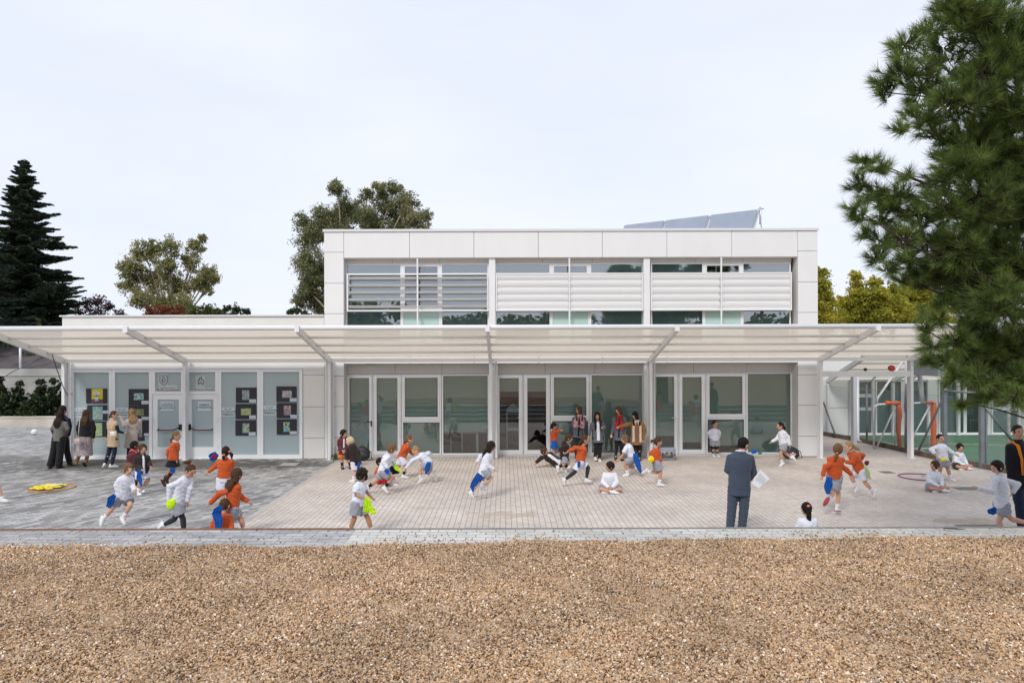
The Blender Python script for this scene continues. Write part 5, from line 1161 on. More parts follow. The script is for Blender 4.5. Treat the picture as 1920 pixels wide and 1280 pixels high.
        if tk == 'vest':
            b = MB()
            for q in 'ab': cap(b, j['s'+q], j['e'+q], S['ua']+.012, S['el']+.010); cap(b, j['e'+q], j['e'+q].lerp(j['w'+q], .9), S['el']+.010, S['wr']+.008)
            remesh(b, 'sleeve', CK, body, .011, 2, .002)
        if shirt is not None:
            sm_, sw = shirt; b = MB()
            b.loft([(pv+U*(max(z0,-.12))*TL+Fw*.018, shd*sw, Fw*(S['cd']*1.05+g)), (pv+U*.35*TL+Fw*.014, shd*sw, Fw*(S['cd']*.95+g)), (pv+U*.65*TL+Fw*.012, shd*sw*1.02, Fw*(S['cd']*1.06+g)), (pv+U*.86*TL+Fw*.012, shd*sw*.9, Fw*(S['cd']*.92+g)), (pv+U*1.01*TL+Fw*.006, shd*(S['nk']*.95), Fw*(S['nk']+.014))], 16)
            remesh(b, 'shirt', sm_, body, .011, 2, .002)
        if collar is not None:
            b = MB(); rg = [nk+U*.012+shd*math.cos(a)*(S['nk']+.014)+Fw*math.sin(a)*(S['nk']+.016)+U*.010*math.sin(a)*-1 for a in [2*math.pi*k/16 for k in range(17)]]; b.tube(rg, .014, 8); b.build('collar', collar, body)
        if hood is not None:
            b = MB(); b.loft([(nk-Fw*(S['cd']*.95)-U*.05, shd*.07, Fw*.02), (nk-Fw*(S['cd']*.85)+U*.02, shd*.085, Fw*.035), (nk-Fw*(S['cd']*.4)+U*.075, shd*.08, Fw*.03)], 12)
            for s in (1,-1): b.tube([nk-Fw*.04+shd*s*.07+U*.05, nk+Fw*.05+shd*s*.06+U*.0, nk+Fw*(S['cd']+.035)+shd*s*.045-U*.10, nk+Fw*(S['cd']+.035)+shd*s*.04-U*.20], [.026,.026,.020,.012], 8)
            remesh(b, 'hood_lining', hood, body, .011, 1, .002)
        if scarf is not None:
            b = MB(); rg = [nk+U*.015+shd*math.cos(a)*(S['nk']+.035)+Fw*math.sin(a)*(S['nk']+.040) for a in [2*math.pi*k/14 for k in range(15)]]; b.tube(rg, .036, 8)
            ln = scarf[1]; of_ = scarf[2] if len(scarf) > 2 else .065; sw_ = scarf[3] if len(scarf) > 3 else .05
            for s in (1,-1): b.loft([(nk+Fw*(S['cd']*.7)+shd*s*.05, shd*.05, Fw*.02), (nk+Fw*(S['cd']+g+.010)+shd*s*of_-U*.15, shd*sw_, Fw*.018), (nk+Fw*(S['cd']+g+.012)+shd*s*of_-U*ln, shd*sw_, Fw*.015)], 10)
            remesh(b, 'scarf', scarf[0], body, .011, 1, .003)
    # ---- bottom
    bk, bm = bot
    if bk:
        b = MB(); g = .012 if bk in ('trousers','leggings') else .026
        b.loft([(pv-U*.10*TL, shd*(S['hip']+S['th']*.80+g*.5), Fw*(S['cd']*1.02+g)), (pv+U*.05*TL, shd*(S['hip']+S['th']*.70+g*.5), Fw*(S['cd']*1.02+g)), (pv+U*.22*TL, shd*(S['waist']+g*.5), Fw*(S['cd']*.98+g*.6))], 16)
        if bk == 'shorts':
            for q in 'ab':
                e = j['h'+q+'p'].lerp(j['k'+q], bhem or .78); cap(b, j['h'+q+'p'], j['h'+q+'p'].lerp(e, .3), S['th']+g, S['th']+g); cone(b, j['h'+q+'p'], e, S['th']+g, S['th']+g*1.5)
        elif bk == 'trousers':
            wf = 1.0 if bhem is None else bhem
            for q in 'ab': cap(b, j['h'+q+'p'], j['k'+q], S['th']+.014*wf, S['kn']+.020*wf); cone(b, j['k'+q], j['f'+q]-(j['k'+q]-j['f'+q]).normalized()*-.0, S['kn']+.020*wf, S['an']+.030*wf); cone(b, j['k'+q].lerp(j['f'+q], .8), j['f'+q]+(j['f'+q]-j['k'+q]).normalized()*.025, S['an']+.032*wf, S['an']+.034*wf)
        elif bk == 'leggings':
            for q in 'ab': cap(b, j['h'+q+'p'], j['k'+q], S['th']+.006, S['kn']+.005); ca = j['k'+q].lerp(j['f'+q], .32); cap(b, j['k'+q], ca, S['kn']+.005, S['cf']+.005); cap(b, ca, j['f'+q], S['cf']+.005, S['an']+.005)
        elif bk == 'skirt':
            mk = (j['ka']+j['kb'])/2; mf = (j['fa']+j['fb'])/2; t_ = bhem or .9
            e = pv.lerp(mk, t_) if t_ <= 1 else mk.lerp(mf, t_-1); w_ = max((j['ka']-j['kb']).length*.5, .05)
            b.loft([(pv+U*.02, shd*(S['hip']+S['th']*.8+.02), Fw*(S['cd']+.03)), (pv.lerp(e,.5), shd*(S['hip']+S['th']*.8+.045), Fw*(S['cd']+.06)), (e, shd*(S['hip']+S['th']*.7+w_*.3+.075), Fw*(S['cd']+.085))], 20)
        remesh(b, dict(shorts='shorts', trousers='trousers', leggings='leggings', skirt='skirt')[bk], bm, body, .0115, 2, .0034)
    if legc is not None:
        b = MB()
        for q in 'ab': cap(b, j['h'+q+'p'], j['k'+q], S['th']+.005, S['kn']+.005); ca = j['k'+q].lerp(j['f'+q], .32); cap(b, j['k'+q], ca, S['kn']+.005, S['cf']+.005); cap(b, ca, j['f'+q], S['cf']+.005, S['an']+.006)
        remesh(b, 'leggings', legc, body, .0105, 2)
    if sock is not None:
        sm_, sl = sock
        for q in 'ab':
            b = MB(); d = (j['k'+q]-j['f'+q]).normalized(); b.tube([j['f'+q]-d*.01, j['f'+q]+d*sl*.5, j['f'+q]+d*sl], [S['an']+.007, S['an']+.010, S['an']+.010+sl*.10], 12); b.build('sock', sm_, body)
    # ---- shoes
    sh_m, sh_k = shoe or (M_shw, 'low')
    for q in 'ab':
        an, to = j['f'+q], j['t'+q]; d = to-an; kn = j['k'+q]; up = (kn-an).normalized()
        fd = d - up*d.dot(up)*.0; fd = fd.normalized(); u2 = (up - fd*up.dot(fd)); 
        if u2.length < .2: u2 = Z_ - fd*Z_.dot(fd)
        u2.normalize()
        if sit: u2 = (Z_*.5 + up*.5); u2 = (u2-fd*u2.dot(fd)).normalized()
        sd2 = fd.cross(u2).normalized(); ln = (.105 if age == 'kid' else .135 if age == 'woman' else .15); k2 = 1 if age == 'kid' else 1.15 if age == 'woman' else 1.3
        # drop the sole plane so that it meets the toe height
        base = an - u2*.035*k2 if not sit else an
        if abs(an.z) < .2 and not sit and abs(fd.z) < .6: fd = Vector((fd.x, fd.y, fd.z*.25)).normalized(); u2 = (Z_-fd*Z_.dot(fd)).normalized(); sd2 = fd.cross(u2).normalized(); base = an - u2*.038*k2
        c0 = base + fd*ln*.38
        b = MB(); b.loft([(c0-fd*ln*.80, sd2*.020*k2, u2*.026), (c0-fd*ln*.66+u2*.002, sd2*.032*k2, u2*.036*k2), (c0-fd*ln*.25+u2*.002, sd2*.035*k2, u2*.036*k2), (c0+fd*ln*.25-u2*.006, sd2*.038*k2, u2*.028*k2), (c0+fd*ln*.72-u2*.012, sd2*.038*k2, u2*.020*k2), (c0+fd*ln*1.02-u2*.014, sd2*.024*k2, u2*.013*k2)], 14)
        b.ell(an+u2*.004, (fd*(S['an']+.014), sd2*(S['an']+.010), u2*.034), 12, 8)
        if sh_k == 'boot': b.tube([an-up*.01, an+up*.07, an+up*.14], [S['an']+.018,S['an']+.016,S['an']+.020], 12)
        so = remesh(b, 'shoe', sh_m, body, .0080, 1)
        b = MB(); b.loft([(c0-fd*ln*.0-u2*.036*k2, fd*ln*.98, sd2*.040*k2), (c0-fd*ln*.0-u2*.024*k2, fd*ln*.99, sd2*.041*k2)], 18); b.build('sole', sole or (M_shw if sh_m is M_shw else M_black), so)
    if extra: extra(body, j, S, U, Fw, shd, T)
    return body, j

def cloth_strip(name, pts, widths, Yc, m, label, cat, cr, th=.012, folds=3, group=None, fold=.16, parent=None):
    """hanging cloth following a line in the picture, at its own depth, with rippled folds and real thickness"""
    ox, oy, sc = CROP[cr]; pp = [P(ox+p[0]/sc, oy+p[1]/sc, Yc+(p[2] if len(p) > 2 else 0)) for p in pts]; ws = [w_/sc*Yc/F for w_ in widths]
    N1, N2 = 12, 12; vs = []; top = []
    for i in range(N1+1):
        t_ = i/N1*(len(pp)-1); a = int(min(t_, len(pp)-2)); u = t_-a; c = pp[a].lerp(pp[a+1], u); w_ = ws[a]*(1-u)+ws[a+1]*u
        d = (pp[a+1]-pp[a]).normalized(); s_ = Vector((0,1,0)).cross(d).normalized()
        for k in range(N2+1):
            v = k/N2*2-1; rip = math.sin((v*folds+i*.12)*math.pi)*w_*fold + math.sin(i*.9+k*.5)*.004
            c2 = c + s_*w_*.5*v + Vector((0,rip,0)) + d*math.sin(v*7+1)*w_*.05
            top.append(c2)
    n = len(top); vs = [v+Vector((0,-th/2,0)) for v in top]+[v+Vector((0,th/2,0)) for v in top]; fs = []
    for i in range(N1):
        for k in range(N2):
            q = i*(N2+1)+k; fs.append((q,q+1,q+N2+2,q+N2+1)); fs.append((n+q,n+q+N2+1,n+q+N2+2,n+q+1))
    rim = [k for k in range(N2+1)]+[i*(N2+1)+N2 for i in range(1,N1+1)]+[N1*(N2+1)+k for k in range(N2-1,-1,-1)]+[i*(N2+1) for i in range(N1-1,0,-1)]
    for a, c in zip(rim, rim[1:]+rim[:1]): fs.append((a, n+a, n+c, c))
    b = MB(); b.add(vs, fs, True); o = b.build(name, m, parent); 
    if label: tag(o, label, cat, group)
    return o
# ---------------------------------------------------------------- who is in the playground
WS = (CTee, .055); wsock = (CTee, .07); bsock = (CK, .10)
G1 = 'adults looking at the drawings'
person('man in a dark suit behind the grey jacket woman at the left post', 'P1', (330,1105), dict(hd=(345,160), nk=(345,262), pv=(330,620), ea=(215,470), ha=(250,590,.2), eb=(460,440), hb=(440,600), ka=(240,860), fa=(190,1065), kb=(410,860), fb=(455,1045), tb=(500,1070)), f=80, hf=70, age='man', sk='m', top=('blazer', CN), bot=('trousers', CK), shoe=(M_shb,'low'), hair=('short','dark'), hem=-.18, group=G1)
person('woman in a grey jacket with long dark hair, back turned, at the left post', 'P1', (200,1145), dict(hd=(298,232), nk=(300,330), pv=(275,640), ea=(160,480), ha=(200,600,.2), eb=(425,470), hb=(390,590,.2), ka=(185,860), fa=(130,1095), kb=(300,860), fb=(270,1095), ta=(120,1125,-.05), tb=(325,1125)), f=85, hf=150, age='woman', sk='f', top=('blazer', CGj), bot=('trousers', CK), bhem=1.9, shoe=(M_shb,'low'), hair=('long','dark'), hairlen=.14, hem=-.12, group=G1)
person('woman in a black padded jacket and patterned skirt with tan boots', 'P1', (640,1120), dict(hd=(742,232), nk=(745,325), pv=(738,610), ea=(610,470), ha=(612,600), eb=(868,470), hb=(860,650), ka=(680,850), fa=(565,1050), kb=(790,850), fb=(735,1050), ta=(510,1110), tb=(760,1112)), f=92, age='woman', sk='m', top=('coat', CK), bot=('skirt', CFloral), bhem=1.45, shoe=(M_sht,'boot'), hair=('straight','brown'), hairlen=.12, hem=-.02, group=G1)
person('woman in a beige long vest with black sleeves and dark jeans', 'P1', (1150,1140), dict(hd=(1218,255), nk=(1195,345), pv=(1205,660), ea=(1290,530), ha=(1385,560,.0), eb=(1095,510), hb=(1100,640), ka=(1225,890), fa=(1180,1090), kb=(1130,900), fb=(1065,1085), ta=(1260,1130), tb=(1060,1130)), f=60, hf=10, age='woman', sk='f', top=('vest', CBeige), bot=('trousers', CN), bhem=.4, shoe=(M_shw,'low'), hair=('crop','mid'), hem=-.42, group=G1, pony=[[(1175,240),(1150,270),(1140,320)]])
person('blonde woman in a belted pale trench coat raising her hand', 'P1', (1500,1085), dict(hd=(1520,225), nk=(1555,320), pv=(1535,640), ea=(1405,440,-.02), ha=(1345,320,-.02), eb=(1650,440), hb=(1640,570), ka=(1480,880), fa=(1460,1060), kb=(1530,880), fb=(1535,1060)), f=110, hf=165, age='woman', sk='f', top=('coat', CTrench), bot=('trousers', CK), bhem=.4, shoe=(M_shb,'low'), hair=('straight','blond'), hairlen=.10, hem=-.55, group=G1)
GK = 'children playing in the yard'
person('boy with a maroon hooded coat mostly hidden behind the brown jacket boy', 'P2', (530,735), dict(hd=(525,205), nk=(520,275), pv=(500,470), ea=(455,340), ha=(470,420), eb=(560,350), hb=(560,430), ka=(520,580), fa=(525,690), kb=(540,570), fb=(550,680)), f=20, hf=40, sk='d', top=('coat', CMar), bot=('shorts', CG), sock=bsock, hair=('crop','black'), hood=CCoral, group=GK)
person('boy in an open dark brown jacket over a white shirt near the pale doors', 'P2', (580,792), dict(hd=(622,232), nk=(610,298), pv=(615,500), ea=(535,430,-.1), ha=(610,478,-.2), eb=(695,385), hb=(715,440,-.05), ka=(590,610), fa=(572,735), kb=(690,600), fb=(612,700)), f=-45, sk='m', top=('coat', CBr), bot=('shorts', CGl), sock=wsock, hair=('short','brown'), shirt=(CTee,.05), hem=-.12, group=GK)
person('smiling boy in a white fleece and grey shorts running at the left', 'P2', (300,1165), dict(hd=(448,492), nk=(412,565), pv=(378,822), ea=(308,680), ha=(350,822,-.1), eb=(490,665), hb=(525,745,-.1), ka=(262,945), fa=(160,1070), kb=(472,915,-.05), fb=(395,1050), ta=(150,1160), tb=(440,1140)), f=-30, hf=-42, sk='f', top=('sweater', CW), bot=('shorts', CG), sock=wsock, hair=('short','light'), group=GK, bhem=.7)
person('girl in an orange sweater and short dark skirt running past the right pale door', 'P3', (140,712), dict(hd=(262,112), nk=(245,180), pv=(220,395), ea=(232,300,-.1), ha=(255,395,-.1), eb=(165,280), hb=(150,350), ka=(235,510), fa=(155,605), kb=(185,510), fb=(115,640), ta=(180,665), tb=(150,705)), f=5, hf=0, sk='m', top=('sweater', CO), bot=('skirt', CK), bhem=.66, sock=bsock, shoe=(M_shbr,'boot'), hair=('crop','light'), collar=CTee, group=GK, pony=[[(225,110),(195,150),(190,210)]])
person('girl in a lilac white fleece and black leggings looking down beside a lime pouch', 'P3', (250,1290), dict(hd=(425,512), nk=(360,580), pv=(288,885), ea=(175,690,-.1), ha=(165,870,-.12), eb=(420,720,.0), hb=(388,885), ka=(335,1080), fa=(345,1240), kb=(230,1085), fb=(105,1150), tb=(70,1215)), f=-20, hf=-25, tilt=14, sk='m', top=('sweater', CGl), bot=('shorts', CG), bhem=.72, legc=CLeg, hair=('crop','brown'), group=GK, pony=[[(440,425),(415,398),(385,402),(335,410)]])
person('girl with two dark ponytails and orange sweater seen from behind', 'P3', (820,965), dict(hd=(850,258), nk=(850,338), pv=(828,590), ea=(735,420), ha=(640,500), eb=(935,410,.05), hb=(905,490,.1), ka=(795,740), fa=(835,890), kb=(760,700), fb=(750,800,.35)), f=95, hf=110, sk='m', top=('sweater', CO), bot=('shorts', CGl), sock=wsock, hair=('crop','dark'), group=GK, hem=.10, pony=[[(830,290),(820,320),(825,360)], [(890,250),(920,290),(925,350)]])
person('girl with long brown hair and orange sweater striding right, arm held out', 'P3', (900,1300), dict(hd=(985,575), nk=(958,668), pv=(920,975), ea=(775,800), ha=(655,920), eb=(1035,840), hb=(1120,895), ka=(850,1170), fa=(745,1260), kb=(1030,1100), fb=(1070,1250)), f=50, hf=55, sk='m', top=('sweater', CO), bot=('shorts', CG), bhem=.85, sock=wsock, hair=('straight','brown'), hairlen=.10, group=GK, hem=-.02)
person('child in orange sitting with a blue cloth over the head, beside the striding girl', 'P3', (800,1330), {}, f=80, sit=True, sit_arms='back', sk='m', top=('sweater', CO), bot=('shorts', CG), sock=wsock, hair=('crop','brown'), Y=11.55, group=GK)
person('child in white stepping in at the left edge, one shoe in view', 'A', (-30,640), dict(hd=(-60,180), nk=(-65,240), pv=(-75,410), ea=(-110,310), ha=(-90,380), eb=(-30,310), hb=(-20,380), ka=(-20,500), fa=(12,590), kb=(-110,500), fb=(-130,600), ta=(60,618)), f=5, sk='f', top=('sweater', CW), bot=('shorts', CG), hair=('short','brown'), group=GK)
person('boy in an open maroon coat and orange shorts standing by the downpipes', 'P4', (180,515), dict(hd=(150,98), nk=(148,148), pv=(145,300), ea=(98,230), ha=(135,290,-.15), eb=(190,230), hb=(160,290,-.15), ka=(125,400), fa=(133,475), kb=(212,400), fb=(224,472)), f=-70, hf=-30, sk='m', top=('coat', CMar), bot=('shorts', COs), sock=(CK,.10), shoe=(M_shb,'low'), hair=('short','dark'), shirt=(CGl,.05), group=GK)
person('white-blond boy in a dark brown coat turned away by the doors', 'P4', (285,665), dict(hd=(222,188), nk=(240,240), pv=(290,425), ea=(185,335), ha=(190,400), eb=(320,320), hb=(330,390), ka=(290,540), fa=(262,625), kb=(320,530), fb=(330,610)), f=150, hf=175, sk='f', top=('coat', CBr), bot=('shorts', CGl), sock=wsock, hair=('short','pale'), group=GK)
person('curly-haired boy in a white t-shirt holding a lime vest', 'P4', (340,1310), dict(hd=(362,625), nk=(338,700), pv=(312,950), sa=(305,750), ea=(290,855,-.1), ha=(415,890,-.15), eb=(430,830), hb=(475,880), ka=(270,1130), fa=(212,1275), kb=(430,1120), fb=(478,1275)), f=-15, hf=-10, tilt=10, sk='t', top=('tee', CTee), bot=('shorts', CG), bhem=.72, sock=wsock, hair=('mop','dark'), group=GK)
person('boy in a white fleece lunging right with black socks', 'P4', (560,812), dict(hd=(710,295), nk=(675,352), pv=(605,560), ea=(612,450,-.12), ha=(668,520,-.15), eb=(725,430), hb=(745,500), ka=(712,630), fa=(640,735), kb=(545,650), fb=(440,735), ta=(695,795), tb=(475,800)), f=5, hf=8, sk='m', top=('sweater', CW), bot=('shorts', CG), sock=bsock, hair=('short','light'), group=GK)
person('dark-haired child in orange crouching behind the lunging boy', 'P4', (640,720), dict(hd=(578,462), nk=(562,520), pv=(590,640), ea=(530,580), ha=(560,640), eb=(600,580), hb=(640,620), ka=(690,620,-.1), fa=(600,700), kb=(730,630), fb=(720,695)), f=0, sk='m', top=('sweater', CO), bot=('shorts', CRed), sock=wsock, hair=('crop','black'), group=GK)
person('girl with an orange sweater running right behind the group at the left doors', 'P4', (830,630), dict(hd=(920,170), nk=(892,222), pv=(825,385), ea=(835,315,-.1), ha=(875,368,-.1), eb=(930,300), hb=(962,350), ka=(875,480), fa=(850,580), kb=(795,480), fb=(735,485,.1), ta=(905,615), tb=(700,520)), f=15, hf=10, sk='f', top=('sweater', CO), bot=('shorts', CGl), sock=bsock, hair=('crop','light'), group=GK, pony=[[(885,170),(862,195),(855,225)]])
person('blonde girl in white bending forward with her arm reaching down', 'P4', (1100,686), dict(hd=(995,300), nk=(1040,335), pv=(1150,450), ea=(955,410), ha=(872,510), eb=(1140,330,.1), hb=(1165,330,.2), ka=(1042,510), fa=(1045,620), kb=(1135,560), fb=(1190,590), ta=(990,675), tb=(1205,655)), f=185, hf=195, tilt=20, sk='f', top=('sweater', CW), bot=('shorts', CG), sock=wsock, hair=('crop','blond'), group=GK)
person('girl in a white fleece with loose dark hair running right in the middle', 'P9', (300,1148), dict(hd=(520,325), nk=(490,425), pv=(395,720), sa=(460,480), ea=(455,620,-.1), ha=(560,690,-.1), eb=(350,480), hb=(290,575), ka=(510,815), fa=(395,985), kb=(320,880), fb=(210,1050), ta=(450,1085), tb=(275,1130)), f=8, hf=5, sk='f', top=('sweater', CW), bot=('shorts', CG), sock=wsock, hair=('straight','dark'), hairlen=.08, group=GK, hem=-.2)
person('small girl in orange pointing, beside the middle doors', 'P5', (345,748), dict(hd=(345,305), nk=(340,355), pv=(345,500), sa=(345,375), ea=(375,372,-.1), ha=(430,360,-.1), eb=(330,420), hb=(335,480), ka=(340,625), fa=(338,705), kb=(362,625), fb=(362,700)), f=0, sk='m', top=('sweater', CO), bot=('shorts', CB), sock=wsock, hair=('crop','dark'), Y=20.3, group=GK, pony=[[(318,295),(302,320),(300,345)]])
G2 = 'teachers standing at the middle doors'
def bag(body, j, S, U, Fw, shd, T): pass
person('long-haired teacher with a pink shawl over her shoulders, arms folded', 'P5', (655,775), dict(hd=(675,120), nk=(678,195), pv=(662,430), ea=(600,320), ha=(690,335,-.2), eb=(765,310), hb=(670,330,-.22), ka=(630,570), fa=(638,720), kb=(700,570), fb=(700,715)), f=-88, hf=-150, age='woman', sk='m', top=('blazer', CGb), bot=('leggings', CLeg), shoe=(M_shb,'low'), hair=('long','mid'), hairlen=.20, hem=-.22, shirt=(CK,.05), scarf=(CPatt,.34,.10,.075), group=G2)
person('teacher in a grey blazer and white top with long dark hair', 'P5', (920,812), dict(hd=(922,185), nk=(925,255), pv=(930,480), ea=(838,330), ha=(808,445,-.03), eb=(1015,340), hb=(990,345,-.25), ka=(905,600), fa=(893,720), kb=(958,600), fb=(950,745)), f=-90, hf=-95, age='woman', sk='m', top=('blazer', CGb), bot=('trousers', CK), bhem=.6, shoe=(M_shw,'low'), hair=('long','dark'), hairlen=.20, hem=-.25, shirt=(CTee,.085), group=G2)
person('teacher in a grey coat with a long red scarf and chestnut hair', 'P5', (1200,805), dict(hd=(1205,145), nk=(1212,220), pv=(1205,470), ea=(1140,340), ha=(1110,465,-.1), eb=(1300,350), hb=(1290,460), ka=(1180,600), fa=(1165,750), kb=(1240,610), fb=(1250,770)), f=-95, hf=-140, tilt=10, age='woman', sk='f', top=('blazer', CGb), bot=('leggings', CK), shoe=(M_shb,'low'), hair=('long','mid'), hairlen=.22, hem=-.28, shirt=(CK,.05), scarf=(CRed,.38), group=G2)
person('teacher in a tan coat with cream lining pointing to the left', 'P5', (1465,806), dict(hd=(1425,215), nk=(1450,290), pv=(1450,530), ea=(1320,330,-.08), ha=(1215,360,-.12), eb=(1550,410), hb=(1525,530,-.08), ka=(1430,640), fa=(1440,760), kb=(1495,650), fb=(1485,770)), f=-100, hf=-150, age='woman', sk='m', top=('coat', CTan), bot=('trousers', CK), bhem=.4, shoe=(mat('shoe_burgundy',(.12,.01,.02),.4),'low'), hair=('long','black'), hairlen=.12, hem=-.28, shirt=(CPlaid,.06), scarf=(CCream,.58,.098,.038), group=G2)
person('boy lying on his side on the ground in an open dark coat', 'P5', (300,885), dict(hd=(215,698), nk=(245,742), pv=(370,835), ea=(175,780,-.12), ha=(100,850,-.15), eb=(290,760), hb=(310,830), ka=(455,850,-.05), fa=(530,872,-.05), kb=(450,830), fb=(530,860)), f=-75, hf=-20, sk='m', top=('coat', CBr), bot=('shorts', CGl), sock=bsock, hair=('short','brown'), shirt=(CTee,.085), group=GK, Y=18.9)
person('boy in a dark hooded jacket leaning over the boy on the ground', 'P5', (450,975), dict(hd=(538,512), nk=(500,570), pv=(480,760), ea=(425,660,-.1), ha=(465,700,-.15), eb=(560,640), hb=(595,695), ka=(480,855), fa=(408,895), kb=(535,840), fb=(490,905), ta=(420,965), tb=(535,960)), f=0, hf=-5, sk='f', top=('coat', CBr), bot=('shorts', CG), sock=bsock, hair=('short','brown'), shirt=(CTee,.06), group=GK)
person('girl in an orange sweater and dark leggings in full stride', 'P5', (640,1145), dict(hd=(755,528), nk=(728,605), pv=(690,820), ea=(625,628), ha=(530,680), eb=(755,710,.05), hb=(720,790,.05), ka=(615,955), fa=(492,1050), kb=(798,890), fb=(775,1040), ta=(510,1130), tb=(840,1062)), f=10, hf=5, sk='m', top=('sweater', CO), bot=('shorts', CGl), legc=CLeg, hair=('crop','brown'), group=GK, pony=[[(715,510),(695,560),(690,610)]])
person('boy in white sitting cross-legged alone in the middle of the yard', 'P5', (1085,1215), {}, f=-95, hf=-165, sit=True, sk='m', top=('sweater', CW), bot=('shorts', CG), sock=wsock, hair=('short','dark'), group=GK)
person('boy in a white t-shirt lunging left with his arm stretched out', 'P5', (1380,1012), dict(hd=(1290,512), nk=(1325,580), pv=(1385,760), sa=(1310,620), ea=(1250,735), ha=(1175,800), eb=(1370,650), hb=(1340,700), ka=(1288,835), fa=(1322,960), kb=(1355,880), fb=(1455,895), ta=(1260,995), tb=(1490,955)), f=185, hf=190, sk='m', top=('tee', CTee), bot=('shorts', CG), bhem=.85, sock=wsock, hair=('short','light'), group=GK)
person('girl in orange running right with one leg kicked back', 'C', (1115,528), dict(hd=(1092,190), nk=(1078,235), pv=(1078,335), sa=(1085,250), ea=(1085,290,-.1), ha=(1118,330,-.1), eb=(1040,272), hb=(1042,300), ka=(1112,410), fa=(1104,490), kb=(1098,415), fb=(1018,407), ta=(1148,516), tb=(985,432)), f=5, sk='m', top=('sweater', CO), bot=('shorts', CG), sock=wsock, hair=('crop','brown'), group=GK, pony=[[(1068,180),(1045,178),(1038,200)]])
person('girl in a pale sweatshirt standing against the right window with her hands behind', 'P10', (845,985), dict(hd=(840,612), nk=(838,660), pv=(838,785), ea=(770,710), ha=(785,765,.1), eb=(892,710), hb=(885,765,.1), ka=(822,870), fa=(822,945), kb=(862,870), fb=(870,945)), f=-85, hf=-60, sk='m', top=('sweater', CGl), bot=('shorts', CG), sock=(CK,.22), hair=('crop','dark'), Y=20.72, group=GK)
person('man in a blue-grey suit with his back to the camera', 'P6', (270,1300), dict(hd=(345,205), nk=(305,290), pv=(290,715), ea=(150,510,.05), ha=(260,600,.25), eb=(462,540,.05), hb=(420,620,.22), ka=(200,980), fa=(175,1235), kb=(345,980), fb=(318,1235)), f=75, hf=25, age='man', sk='m', top=('blazer', CSuit), bot=('trousers', CSuit), shoe=(M_shb,'low'), hair=('crop','black'), hem=-.22, collar=CTee, Y=11.75)
person('girl in a white fleece walking left beside the right end of the block', 'P10', (1600,1103), dict(hd=(1575,652), nk=(1598,700), pv=(1612,855), ea=(1662,770,-.08), ha=(1680,870,-.08), eb=(1540,790), hb=(1475,830), ka=(1578,960), fa=(1590,1055), kb=(1625,950), fb=(1705,1010), ta=(1550,1090), tb=(1738,1075)), f=185, hf=185, sk='m', top=('sweater', CW), bot=('shorts', CG), bhem=.62, sock=wsock, hair=('crop','dark'), group=GK, pony=[[(1600,635),(1620,665),(1630,695)]])
person('girl in orange with a braid running away, red shoe sole showing', 'P7', (420,1052), dict(hd=(475,248), nk=(450,330), pv=(430,590), ea=(318,460), ha=(280,580), eb=(572,490), hb=(650,568), ka=(415,790), fa=(352,870,-.1), kb=(482,800), fb=(462,975), ta=(300,955,-.05), tb=(515,1035)), f=70, hf=65, sk='f', top=('sweater', CO), bot=('shorts', CG), bhem=.8, sock=wsock, hair=('braid','light'), group=GK, sole=M_soleR, pony=[[(465,290),(445,340),(435,395)]])
person('blonde girl in orange running left beside the braided girl', 'P7', (800,852), dict(hd=(612,185), nk=(655,250), pv=(755,480), ea=(665,385,-.1), ha=(565,370,-.1), eb=(790,290,.1), hb=(770,340,.2), ka=(815,630), fa=(915,740), kb=(640,560), fb=(700,670), ta=(890,835), tb=(655,755)), f=182, hf=180, sk='f', top=('sweater', CO), bot=('shorts', CGl), sock=wsock, hair=('crop','blond'), group=GK, pony=[[(670,160),(705,200),(755,225)]])
person('girl with a long dark ponytail and orange bow sitting with her back to the camera', 'P6', (1125,1400), {}, f=90, sit=True, sit_arms='fwd', sk='m', top=('sweater', CW), bot=('shorts', CG), sock=wsock, hair=('crop','black'), Y=11.15, group=GK, pony=[[(1120,950),(1125,1010),(1125,1100),(1150,1175)]])
person('boy in white sitting cross-legged beside the purple hoop', 'P8', (160,795), {}, f=-80, hf=-160, sit=True, sk='m', top=('sweater', CW), bot=('shorts', CG), sock=wsock, hair=('short','brown'), group=GK)
person('boy in white standing with a hand on his hip and a yellow pouch', 'P8', (310,687), dict(hd=(262,205), nk=(265,262), pv=(285,440), ea=(155,325), ha=(200,380,-.12), eb=(355,335), hb=(435,383,-.05), ka=(262,540), fa=(245,620,.15), kb=(345,545), fb=(375,645)), f=-75, hf=-85, sk='m', top=('sweater', CW), bot=('shorts', CG), bhem=.72, sock=wsock, hair=('crop','dark'), group=GK)
person('boy in white sitting on the ground by the court corner', 'P8', (450,548), {}, f=-75, hf=-100, sit=True, sk='m', top=('sweater', CW), bot=('shorts', CLeg), hair=('short','dark'), group=GK)
person('boy in a white fleece running left at the right edge', 'P8', (1000,1315), dict(hd=(905,550), nk=(935,630), pv=(960,985), sa=(885,690), ea=(850,825,-.15), ha=(680,785,-.15), eb=(1140,745,.0), hb=(1080,845,.0), ka=(925,1165), fa=(975,1290), kb=(1070,1140,.05), fb=(1290,1195,.05)), f=190, hf=188, sk='f', top=('sweater', CW), bot=('shorts', CG), bhem=.62, sock=wsock, hair=('short','dark'), group=GK)
